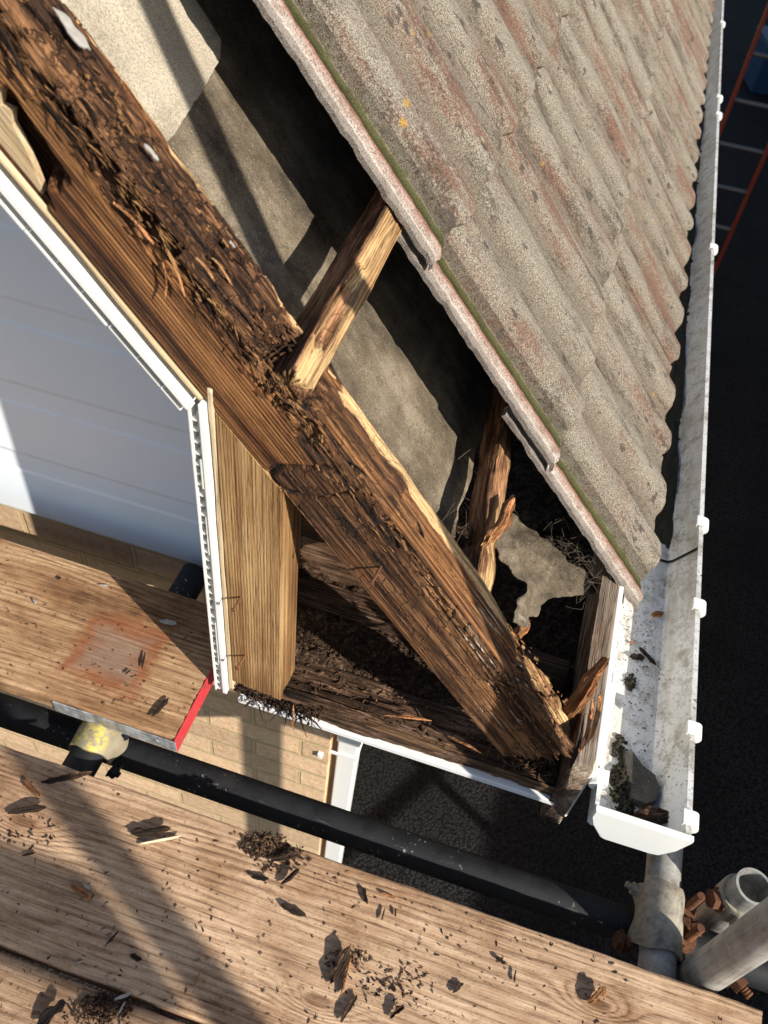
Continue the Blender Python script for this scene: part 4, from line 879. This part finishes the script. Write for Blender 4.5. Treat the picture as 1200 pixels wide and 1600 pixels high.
p0 = Vector(hit(798, 1000, NV, -.57)); o = splinter("dark_offcut", M_ORANGE, .05, .016, .012, p0, (.4, 1, -.2), NV, 59, rot=.3); tag(o, "small orange splintered stub in the dark hole behind the rafter", "offcut")

gut = empty("gutter", (.30, .577, -1.118)); tag(gut, "long white plastic gutter with clips and dirt, along the eaves on the right", "gutter")
GX, GY, GZ = .30, .577, -1.118
YE = 8.0; SK = -.0085
def gx(x_, y_): return x_-GX+SK*(y_-GY)
def trough(name, y0, y1, mat, grow=0.0, parent=gut):
    prof = [(.2345, -1.0595), (.2405, -1.0595), (.2415, -1.066), (.2425, -1.108), (.247, -1.1145), (.322, -1.1145), (.329, -1.109), (.352, -1.068), (.356, -1.0605), (.3635, -1.0595), (.3645, -1.064), (.359, -1.068), (.333, -1.114), (.326, -1.1185-grow), (.245, -1.1185-grow), (.2385, -1.112), (.237, -1.066)]
    b = MB(); n = len(prof); vs = [(gx(x_, yy_), yy_-GY, z_-GZ) for yy_ in (y0, y1) for x_, z_ in prof]
    b.add(vs, [(i, (i+1) % n, n+(i+1) % n, n+i) for i in range(n)]+[tuple(range(n))[::-1], tuple(range(n, 2*n))])
    return b.build(name, mat, parent)
trough("trough", .557, 1.080, M_GUTTER); trough("trough", 1.083, 2.72, M_GUTTER, .0004); trough("trough", 2.724, YE, M_GUTTER)
# end cap: tapered box-like face
YC = .553
fa = [(.2365, -1.0575), (.3665, -1.0575), (.3665, -1.064), (.358, -1.098), (.343, -1.1265), (.332, -1.1295), (.268, -1.1315), (.262, -1.1285), (.243, -1.098), (.2365, -1.078)]
b = MB(); n = len(fa); yo = YC-GY
vs = [(x_-.3, yo-.003, z_-GZ) for x_, z_ in fa]+[(x_-.3, yo+.004, z_-GZ) for x_, z_ in fa]+[((x_-.3)*.975, yo-.0045, (z_-GZ-.03)*.94+.03) for x_, z_ in fa]
b.add(vs, [(i, (i+1) % n, n+(i+1) % n, n+i) for i in range(n)]+[(2*n+i, 2*n+(i+1) % n, (i+1) % n, i) for i in range(n)]+[tuple(range(2*n, 3*n))[::-1], tuple(range(n, 2*n))])
b.build("end_cap", M_UPVC_CLEAN, gut)
def clip(y_, side=1):
    b = MB(); x_ = (.3605 if side > 0 else .2375); r_ = .0125
    prof = []
    for k in range(9):
        a = math.radians(-80+k*22); prof.append((x_+side*(.003+r_*math.cos(a)*.85), -1.0655+r_*math.sin(a)*.95))
    prof += [(x_-side*.010, -1.0535), (x_-side*.010, -1.0615), (x_-side*.0085, -1.0615), (x_-side*.0085, -1.0565), (x_+side*.001, -1.0575)]
    n = len(prof); w = .0105
    vs = [(gx(p_[0], y_), yy_-GY, p_[1]-GZ) for yy_ in (y_-w, y_+w) for p_ in prof]
    b.add(vs, [(i, (i+1) % n, n+(i+1) % n, n+i) for i in range(n)]+[tuple(range(n))[::-1], tuple(range(n, 2*n))])
    b.build("gutter_clip", M_UPVC_CLEAN, gut)
for uv in ((1080, 1280), (1082, 1139), (1090, 945), (1093, 815), (1115, 386), (1122, 178), (1127, 152), (1131, 36)): clip(atz(*uv, -1.058)[1])
clip(.598, -1)
b = MB(); b.box((gx(.2345, .7), .71-GY, -1.062-GZ), (gx(.243, .7), .76-GY, -1.054-GZ), .001); b.build("gutter_clip", M_UPVC_CLEAN, gut)
# joint seam on the outer wall
b = MB(); prof = [(.248, -1.1140), (.3215, -1.1140), (.3285, -1.1085), (.3515, -1.0675), (.3555, -1.0600)]
sv_ = [(gx(x_-.0006, 1.08), yy_-GY, z_+.0010-GZ) for yy_ in (1.0775, 1.0835) for x_, z_ in prof]; b.add(sv_, [(i, i+1, 6+i, 5+i) for i in range(4)]); b.build("joint_seal", M_UNDERLAY, gut)
# things in the gutter
def slab(name, outline, z0, th, mat, label, cat, seed, tilt=0.0):
    b = MB(); n = len(outline); c = np.mean(outline, 0)
    vs = [(p_[0], p_[1], z0+tilt*(p_[0]-c[0])) for p_ in outline]+[((p_[0]-c[0])*.93+c[0], (p_[1]-c[1])*.93+c[1], z0+th+tilt*(p_[0]-c[0])+.0015*math.sin(i*2.3+seed)) for i, p_ in enumerate(outline)]
    b.add(vs, [(i, (i+1) % n, n+(i+1) % n, n+i) for i in range(n)]+[tuple(range(n))[::-1], tuple(range(n, 2*n))])
    return tag(b.build(name, mat), label, cat)
ol = [atz(u_, v_, -1.105)[:2] for u_, v_ in ((974, 1172), (985, 1168), (1002, 1195), (1022, 1215), (1031, 1240), (1024, 1256), (1008, 1262), (986, 1250), (978, 1215))]
slab("slate_fragment", ol, -1.113, .013, M_SLATE, "broken dark grey slate piece lying in the end of the gutter", "slate", 1, tilt=.15)
p = atz(988, 1280, -1.10); o = splinter("rotten_block", M_BARK, .060, .034, .022, p, (1, .28, .05), (0, 0, 1), 66, rot=.15, jag=.12, pw=.12); tag(o, "short block of dark rotten wood against the gutter end cap", "wood block")
for uv, L, W, dr, mt, lab in [((1000, 1012), .036, .007, (.8, -.7, 0), M_BARK, "dark stick lying mid-channel in the gutter"), ((1018, 960), .022, .010, (1, .5, 0), M_ORANGE, "brown chip in the gutter just below the tile corner"), ((983, 1003), .007, .006, (1, 0, 0), M_ORANGE, "tiny orange leaf scrap in the gutter"), ((985, 1025), .022, .012, (1, .2, 0), M_BARK, "dark clump in the gutter beside the fascia")]:
    o = splinter("gutter_chip", mt, L, W, W*.6, atz(*uv, -1.111), dr, (0, 0, 1), int(uv[1]), rot=.2, jag=.3); tag(o, lab, "wood chip", "scraps in the gutter")
ms = MB(); rr = random.Random(31)
def grit(u_, v_, r_, n_, sz, z0=-1.1135, zh=.006):
    for i in range(n_):
        a, q = rr.uniform(0, 6.28), rr.random()**.6*r_
        p = atz(u_+q*math.cos(a)*.6, v_+q*math.sin(a), z0); s_ = sz*rr.uniform(.4, 1.3)
        if not (.244 < p[0]-SK*(p[1]-GY) < .325): continue
        bm = bmesh.new(); bmesh.ops.create_icosphere(bm, subdivisions=1, radius=s_)
        for v in bm.verts: v.co *= rr.uniform(.6, 1.2)
        ms.bm(bm, Matrix.Translation((p[0], p[1], z0+rr.uniform(0, zh)*(1-q/r_))))
grit(972, 1225, 34, 230, .0035, zh=.02); grit(975, 1268, 24, 120, .003, zh=.014); grit(985, 1065, 14, 60, .0026); grit(968, 1170, 20, 70, .003); grit(1003, 1140, 50, 40, .0012); grit(1000, 1060, 60, 70, .0011); grit(990, 1000, 60, 60, .0012)
for v_ in range(330, 870, 9): grit(1092-(v_-330)*.072, v_, 12, 9, .0045, zh=.014)
for v_ in range(60, 330, 10): grit(1106-(v_-60)*.05, v_, 9, 6, .006, zh=.014)
gy = np.linspace(1.02, 6.5, 420); gxx = np.linspace(.2435, .326, 18); GYY, GXX = np.meshgrid(gy, gxx, indexing='ij')
GH = -1.1172+.0036*sstep(1.06, 1.35, GYY+.10*fbm(GYY*14, GXX*40, 0, 3, 36))+.013*np.clip(fbm(GYY*9, GXX*30, 0, 4, 33)+.55-(GXX-.2435)/.082*.35-.9*(1-sstep(1.04, 1.16, GYY)), 0, 1)+.006*np.clip(fbm(GYY*60, GXX*90, 0, 3, 34)+.1-(GXX-.2435)/.075*.5, 0, 1)
ms.add(np.stack([GXX+SK*(GYY-GY), GYY, GH], -1).reshape(-1, 3), [(i*18+j, (i+1)*18+j, (i+1)*18+j+1, i*18+j+1) for i in range(419) for j in range(17)])
tag(ms.build("gutter_moss", M_MOSS), "dark moss and grit in the bottom of the gutter", "moss", kind="stuff")

# downpipe
dp = empty("downpipe", (-.1675, .872, ZG)); tag(dp, "square white downpipe with a bracket at the brick wall corner", "downpipe")
b = MB(); b.box((-.0225, -.0225, 0), (.0225, .0225, 2.36), .003); b.build("pipe", M_UPVC_CLEAN, dp)
b = MB(); b.box((-.026, -.026, 1.80), (.027, .027, 1.88), .003); b.build("socket", M_UPVC_CLEAN, dp)
b = MB(); b.box((-.050, -.0262, 1.735), (.0255, -.0235, 1.748), .001); b.box((.0232, -.0235, 1.735), (.0255, .03, 1.748)); b.box((-.062, -.045, 1.732), (-.050, -.0262, 1.751), .002); b.build("bracket", M_UPVC_CLEAN, dp)

# ================================================================== SCAFFOLD
def board(name, x0, x1, y0, y1, mat, seed, dx=.006):
    Lb, Wb = x1-x0, y1-y0
    def bf(x, y, z, ny, nz):
        e = np.abs(nz) < .7
        return .0010*fbm(x*7, y*40, z*80, 3, seed)+np.where(e, .0012*fbm(x*30, z*60, 0, 3, seed+1), 0)-.002*(nz > .7)*fbm(x*2, y*6, 0, 2, seed+3), 0*x
    P, f_, rv = beam(Lb, Wb, .038, dx=dx, dp=.004, r=.004, rough=.0003, seed=seed, fn=bf, jag=(0, .004))
    P[:, 1] += Wb/2; P[:, 2] -= .019
    me = meshdata(name, P, f_, {"rot": rv*0}); 
    bm = bmesh.new(); bm.from_mesh(me); bmesh.ops.recalc_face_normals(bm, faces=bm.faces); bm.to_mesh(me); bm.free()
    me.polygons.foreach_set("use_smooth", [True]*len(me.polygons)); me.set_sharp_from_angle(angle=math.radians(50))
    return link(name, me, mat, None, (x0, y0, ZB))
bA = board("scaffold_board", -1.4, .476, .1755, .3945, M_BOARD_A, 201); tag(bA, "sawn scaffold board across the foreground, littered with dark chips, ending at the right corner", "scaffold board", "scaffold boards")
bN = board("scaffold_board", -1.4, .50, -.056, .1685, M_BOARD_N, 202); bN.location.z = ZB-.004; tag(bN, "scaffold board in the bottom left corner, in front of the dark seam", "scaffold board", "scaffold boards")
bB = board("scaffold_board", -1.4, -.342, .479, .709, M_BOARD_B, 203); tag(bB, "scaffold board with a red painted end and a rusty square stain, below the white cladding", "scaffold board", "scaffold boards")
b = MB(); b.box((0, -.0022, -.0365), (.0022, .2322, -.0002), .0005); b.build("painted_end", M_RED, bB, (1.0585, 0, 0))
b = MB(); b.box((.868, -.0028, -.0340), (1.0605, -.0012, -.006), .0004); b.tube((.888, -.0035, -.02), (.888, -.002, -.02), .004, seg=10); b.tube((1.03, -.0035, -.02), (1.03, -.002, -.02), .004, seg=10); b.build("hoop_iron_band", M_BAND, bB)
b = MB(); b.box((.877, .004, -.0006), (1.02, .0065, .0006)); 

ZT, ZL = ZB-.038-.0246, ZB-.038-.0246-.0486
def tube(name, a, b_, mat, label, parent=None, group="scaffold tubes"):
    m_ = MB(); m_.tube((0, 0, 0), Vector(b_)-Vector(a), .02415, seg=40, inner=.0205); o = m_.build(name, mat, parent, a, smooth=True); tag(o, label, "scaffold tube", group); return o
tube("ledger_tube", (-1.6, .482, ZL), (.60, .482, ZL), M_DARKTUBE, "black ledger tube running left to right in the gap between the boards")
tube("transom_tube", (-.466, .30, ZT), (-.466, .800, ZT), M_DARKTUBE, "dark cross tube under the red-ended board, its end showing below the cladding")
tube("transom_tube", (.366, -.10, ZT), (.366, .86, ZT), M_GALV, "grey galvanised cross tube running under the gutter end at lower right")
sa = np.array([.416, .4235, ZG]); top_ = atz(1200, 1468, -.92); top_ = top_+(top_-np.array([.416, .4235, -1.11]))*4
d_ = (top_-np.array([.416, .4235, -1.11])); d_ = d_/d_[2]; d_[:2] *= 0
a_ = np.array([.416, .4235, -1.11])+d_*(ZG+1.11); 
tube("scaffold_standard", tuple(a_), tuple(np.array([.416, .4235, -1.11])+d_*3.3), M_GALV, "grey upright tube rising out of the right edge beside the board end")
tube("scaffold_standard", (.462, .537, -1.255), (.462, .537, -1.098), M_GALV, "short upright tube with an open top beside the rusty bolts")
# coupler on the dark cross tube (yellow paint)
cp = empty("putlog_coupler", (-.466, .472, ZT)); tag(cp, "yellow-splashed steel coupler clamped over the black ledger tube", "coupler")
def saddle(L, r, th, flare, seed, ext=1.0, n=26, m_=30):
    vs, fs = [], []
    for layer, rr_ in ((0, r), (1, r+th)):
        for i in range(n):
            t_ = i/(n-1)*2-1
            for j in range(m_):
                a = (j/(m_-1)*2-1)*math.radians(118)*ext
                fl_ = flare*max(0, abs(a)-1.0)**2*(1+.4*math.sin(t_*3+seed))+.004*(1-abs(t_)**3)*math.exp(-(a/.9)**2)*layer
                w = L/2*(1-.18*abs(a)**1.6/3+.06*math.sin(3*a+seed))
                vs.append(((rr_+fl_)*math.sin(a), t_*w, (rr_+fl_)*math.cos(a)))
    o_ = n*m_
    for i in range(n-1):
        for j in range(m_-1):
            a = i*m_+j; fs += [(a, a+1, a+m_+1, a+m_), (o_+a, o_+a+m_, o_+a+m_+1, o_+a+1)]
    for i in range(n-1): a = i*m_; fs += [(a, a+m_, o_+a+m_, o_+a)]; a = i*m_+m_-1; fs += [(a, o_+a, o_+a+m_, a+m_)]
    for j in range(m_-1): fs += [(j, o_+j, o_+j+1, j+1)]; a = (n-1)*m_+j; fs += [(a, a+1, o_+a+1, o_+a)]
    b = MB(); b.add(vs, fs); return b
saddle(.066, .0248, .0045, .010, 1).build("saddle", M_YELLOW, cp, smooth=True)
def nut(b, c, d, r=.010, h=.008): 
    c, d = Vector(c), Vector(d).normalized(); b.tube(c, c+d*h, r, seg=6); b.tube(c-d*.001, c, r*1.25, seg=18)
def bolt(b, c, d, L, r=.0055, threads=True):
    c, d = Vector(c), Vector(d).normalized(); prof = []
    k = int(L/.0018)
    for i in range(k+1): prof.append((i*L/k, r*(1.0 if i % 2 else .86) if threads else r))
    b.lathe(c, c+d*L, prof, 14)
b = MB(); bolt(b, (.030, .016, -.010), (.2, .1, 1), .014); nut(b, (.031, .017, -.004), (.2, .1, 1), .008); b.build("bolt", M_DARKTUBE, cp); b = MB(); bolt(b, (.034, -.03, -.022), (1, -.3, -.2), .016, .005); nut(b, (.036, -.032, -.022), (1, -.3, -.2), .009, .009); b.build("bolt", M_DARKTUBE, cp)
# right-hand coupler over the galvanised cross tube
cr_ = empty("band_coupler", (.366, .482, ZT)); tag(cr_, "worn grey steel coupler wrapped over the galvanised cross tube at the ledger end", "coupler")
saddle(.092, .0246, .0042, .008, 4).build("saddle", M_COUPLER, cr_, smooth=True)
b = MB(); bolt(b, (-.030, .036, -.012), (-1, .2, .1), .018, .005); nut(b, (-.031, .036, -.012), (-1, .2, .1), .0095, .008); b.build("bolt", M_COUPLER, cr_)
b = MB(); bolt(b, (-.030, -.036, -.018), (-1, -.1, .1), .022, .005); nut(b, (-.034, -.036, -.018), (-1, -.1, .1), .011, .007); nut(b, (-.046, -.036, -.018), (-1, -.1, .1), .012, .006); b.build("bolt", M_RUST, cr_)
for (x_, y_) in ((.040, .036), (.041, -.006)):
    b = MB(); bolt(b, (x_, y_, -.040), (.05, .05, 1), .070, .0062); nut(b, (x_, y_, -.020), (.05, .05, 1), .0125, .010); b.build("bolt", M_RUST, cr_)
b = MB(); nut(b, (.033, .012, -.014), (1, 0, .3), .012, .012); nut(b, (.05, .012, -.018), (1, .3, .4), .010, .010); nut(b, (.030, -.034, -.024), (1, 0, .2), .013, .012); b.build("nut", M_RUST, cr_)
# coupler on the short upright
cs = empty("ring_coupler", (.462, .537, -1.150)); tag(cs, "rusty ring coupler round the short open-topped upright tube", "coupler")
b = MB(); prof = [(0, .0243), (0, .0285), (.004, .030), (.03, .030), (.034, .0285), (.034, .0243)]
b.lathe((0, 0, -.017), (0, 0, .017), prof, 32); b.build("ring", M_COUPLER, cs, smooth=True)
b = MB(); b.box((-.008, -.043, -.014), (.020, -.026, .014), .003); b.build("lug", M_COUPLER, cs)
b = MB(); nut(b, (-.028, -.010, .0), (-1, -.3, .2), .013, .012); b.build("nut", M_RUST, cs); b = MB(); bolt(b, (.004, -.042, 0), (.3, -1, 0), .012); b.build("bolt", M_RUST, cs)
b = MB(); nut(b, (0, 0, 0), (.7, -.6, .1), .012, .010); bolt(b, (0, 0, 0), (.7, -.6, .1), .022, .006)
tag(b.build("clamp_bolt", M_RUST, None, tuple(atz(1150, 1532, -1.12))), "rusty clamp bolt showing below the upright tube at the right edge", "bolt")
# scaffold beyond the frame: it throws the shadows on the boards and the ground
tube("scaffold_standard", (1.225, -.52, ZG), (1.225, -.52, 2.2), M_GALV, "outer upright tube of the scaffold beyond the right edge")
b = MB(); b.box((-1.8, -.595, ZB+.895), (1.235, -.557, ZB+1.01), .004); tag(b.build("guard_board", M_BOARD_N), "guard board fixed to the outer upright behind the viewer", "guard board")
tube("scaffold_standard", (2.3, .55, ZG), (2.3, .55, -.9), M_GALV, "far outer upright tube beyond the gutter side")
tube("brace_tube", (.95, -1.0, -2.3), (2.6, 1.0, -2.05), M_GALV, "low brace tube beyond the right edge")

# ================================================================== BEYOND THE GUTTER
ld = empty("ladder", (.70, 5.95, ZG)); tag(ld, "red ladder with grey rungs standing in the dark beyond the gutter", "ladder")
for x_ in (0, .325):
    b = MB(); b.box((x_-.011, -.03, 0), (x_+.011, .03, 4.2), .003); b.build("stile", M_LADDER_RED, ld)
for i in range(15):
    b = MB(); b.tube((0, 0, .2+i*.272), (.325, 0, .2+i*.272), .014, seg=12); b.build("rung", M_ALU, ld)
bx = empty("plastic_crate", (1.75, 11.4, ZG)); bx.rotation_euler = (0, 0, .2); tag(bx, "blue plastic crate on the dark ground at the far right", "crate")
b = MB(); b.box((-.35, -.3, 0), (.35, .3, .5), .02); b.build("body", M_BLUE, bx); b = MB(); b.box((-.37, -.32, .5), (.37, .32, .54), .01); b.build("lid", M_BLUE, bx)
nb = empty("shade_building", (8, 3, ZG)); tag(nb, "brick garage added out of view beyond the right edge, shading the ground", "blocker")  # unseen building added so its shadow darkens the ground and ladder
b = MB(); b.box((-3, -7, 0), (1, -.72, 2.82)); b.box((-3, -.715, 0), (1, 22, 4.9)); b.build("wall", M_BRICK, nb); b = MB(); b.box((-3.08, -7.1, 2.825), (1.1, -.72, 2.90), .01); b.box((-3.08, -.8, 4.905), (1.1, 22.1, 4.98), .01); b.build("roof", M_ASPHALT, nb)

# ================================================================== CHIPS AND CRUMBS ON THE BOARDS
def onb(u_, v_, dz=.003): p = atz(u_, v_, ZB+.002); return Vector((p[0], p[1], ZB+dz))
def chip(uv0, uv1, W, T, mat, lab, seed, lift=.004, tilt=0.0, **k):
    a, b_ = onb(*uv0), onb(*uv1); d = b_-a; L = d.length; W *= .8
    o = splinter("bark_chip" if mat in (M_BARK, M_ROTTEN) else "wood_chip", mat, L, W, T, a+Vector((0, 0, lift)), d+Vector((0, 0, tilt)), (0, 0, 1), seed, **k); tag(o, lab, "wood chip", "wood chips on the boards")
CH = [((70, 1222), (147, 1210), .013, .004, M_BARK, "thin dark bark strip at the board edge beside the yellow coupler"),
      ((38, 1222), (64, 1250), .012, .006, M_ORANGE, "rusty brown chip near the left edge of the foreground board"),
      ((17, 1272), (74, 1264), .012, .006, M_BARK, "dark bark chip on the foreground board by the left edge, below the brown one"),
      ((205, 1302), (266, 1300), .020, .006, M_BARK, "large dark bark flake with a cream splinter in front, upper left of the foreground board"),
      ((218, 1320), (280, 1308), .005, .005, M_CREAM, "long cream splinter in front of the large bark flake"),
      ((36, 1337), (56, 1333), .006, .003, M_BARK, "small black chip below the bark chip at left"),
      ((112, 1385), (143, 1408), .010, .006, M_ORANGE, "brown chip throwing a forked shadow at left"),
      ((130, 1380), (140, 1390), .006, .004, M_CHIP_PALE, "tiny pale chip next to the brown one with the forked shadow"),
      ((425, 1345), (470, 1338), .014, .007, M_BARK, "dark crumbly chip under the crumb heap, topmost of three"),
      ((393, 1372), (420, 1375), .009, .006, M_ROTTEN, "brown chip under the crumb heap, left of three"),
      ((440, 1382), (468, 1362), .014, .008, M_BARK, "blackish chip under the crumb heap, lowest of three"),
      ((517, 1537), (545, 1484), .017, .010, M_BARK, "tall dark splinter of bark standing out near the bottom middle"),
      ((532, 1556), (549, 1495), .006, .006, M_ORANGE, "thin golden splinter along the tall dark one near the bottom middle"),
      ((533, 1598), (556, 1556), .010, .006, M_BARK, "dark sliver at the bottom edge below the tall splinter"),
      ((920, 1570), (942, 1546), .013, .009, M_ORANGE, "brown chip with a long shadow near the pale splash"),
      ((440, 1415), (478, 1432), .009, .005, M_BARK, "dark chip right of the three chips"),
      ((568, 1388), (574, 1412), .006, .004, M_ROTTEN, "curled brown sliver near the board edge, middle"),
      ((594, 1396), (618, 1404), .006, .004, M_ORANGE, "short brown sliver near the board edge, right of the curled one"),
      ((596, 1440), (601, 1420), .005, .004, M_BARK, "upright dark sliver, left of a pair in the middle of the board"), ((617, 1432), (618, 1420), .004, .003, M_BARK, "upright dark sliver, right of a pair in the middle of the board"),
      ((708, 1552), (722, 1536), .009, .005, M_BARK, "dark chip low in the middle of the foreground board"), ((775, 1498), (790, 1506), .009, .005, M_BARK, "dark crumb chip right of centre on the foreground board"),
      ((803, 1535), (805, 1516), .004, .003, M_BARK, "thin dark sliver right of centre, below the crumb"), ((610, 1590), (630, 1572), .012, .007, M_BARK, "dark clod near the bottom edge, right of the tall splinter"),
      ((303, 1546), (312, 1520), .004, .003, M_ORANGE, "thin orange sliver inside the shadow stripe at the bottom"), ((165, 1478), (186, 1455), .003, .0025, M_BARK, "needle-thin dark splinter between the shadows at left"),
      ((205, 1492), (222, 1500), .008, .004, M_BARK, "dark chip in the shadow above the seam"), ((120, 1505), (130, 1502), .004, .003, M_CHIP_PALE, "tiny white fleck above the seam at left"),
      ((172, 1568), (206, 1552), .006, .004, M_CHIP_PALE, "white sliver on the heap at the seam, upper one"), ((186, 1584), (196, 1566), .004, .003, M_CHIP_PALE, "white sliver on the heap at the seam, lower one"),
      ((60, 1600), (104, 1566), .022, .005, M_ROTTEN, "flat brown bark piece on the near board at the bottom"),
      ((238, 1120), (262, 1092), .010, .004, M_BARK, "curved black bark strip near the red end of the far board"),
      ((250, 972), (276, 976), .010, .006, M_CHIP_PALE, "pale flake in the shadow above the rusty stain on the far board"),
      ((52, 938), (58, 944), .007, .003, M_CHIP_PALE, "small pale disc on the far board, upper left of the stain"), ((90, 906), (96, 904), .006, .004, M_BARK, "small dark chip on the far board, top left"), ((154, 914), (170, 916), .006, .002, M_CHIP_PALE, "thin pale chip just above the rusty stain"),
      ((196, 1054), (204, 1048), .005, .003, M_BARK, "dark sliver below the rusty stain"), ((222, 1045), (227, 1020), .006, .002, M_BARK, "dark splinter right of the rusty stain")]
for i, (a, b_, W, T, mt, lab) in enumerate(CH):
    chip(a, b_, W, T, mt, lab, 300+i, lift=T*.35, tilt=.0 if W < .012 else .006, rot=.35 if mt in (M_BARK, M_ROTTEN) else .15, jag=.3)
cb = MB(); rr = random.Random(77)
def heap(u_, v_, r_, n_, h_):
    for i in range(n_):
        a, q = rr.uniform(0, 6.28), rr.random()**.7*r_; p = onb(u_+q*math.cos(a)*1.3, v_+q*math.sin(a)*.7, 0)
        chipmesh(cb, (p.x, p.y, p.z+.001+h_*rr.random()*(1-q/r_)), rr.uniform(.002, .009), rr.uniform(.0007, .003), rr.uniform(0, 6), rr.gauss(0, .5), rr.uniform(0, 3))
heap(412, 1318, 30, 330, .011); heap(440, 1340, 36, 130, .005); heap(165, 1572, 32, 330, .010); heap(150, 1588, 40, 120, .005); heap(545, 1500, 30, 60, .003); heap(620, 1540, 50, 100, .003); heap(45, 1300, 40, 40, .002)
for i in range(1500):
    u_, v_ = rr.uniform(0, 1190), rr.uniform(1165, 1600); p = atz(u_, v_, ZB)
    if not (-.05 < p[1] < .39 and p[0] < .47) or .168 < p[1] < .177: continue
    if rr.random() > .25+.75*float(np.clip(fbm(p[0]*9, p[1]*12, 0, 3, 8)+.5, 0, 1)): continue
    L_ = abs(rr.gauss(.0022, .0022))+.0012
    chipmesh(cb, (p[0], p[1], ZB+.0012-(.004 if p[1] < .17 else 0)), L_, min(.0014, L_*.3)*rr.uniform(.5, 1.1), rr.gauss(1.2, .9), rr.gauss(0, .12), rr.uniform(0, 3))
for i in range(260):
    u_, v_ = rr.uniform(0, 330), rr.uniform(845, 1150); p = atz(u_, v_, ZB)
    if not (.485 < p[1] < .705 and p[0] < -.345): continue
    chipmesh(cb, (p[0], p[1], ZB+.0012), abs(rr.gauss(.0022, .0022))+.0014, rr.uniform(.0006, .0014), rr.gauss(1.2, .9), rr.gauss(0, .12), rr.uniform(0, 3))
tag(cb.build("wood_crumbs", M_BARK), "fine dark wood crumbs scattered over the scaffold boards", "debris", kind="stuff")
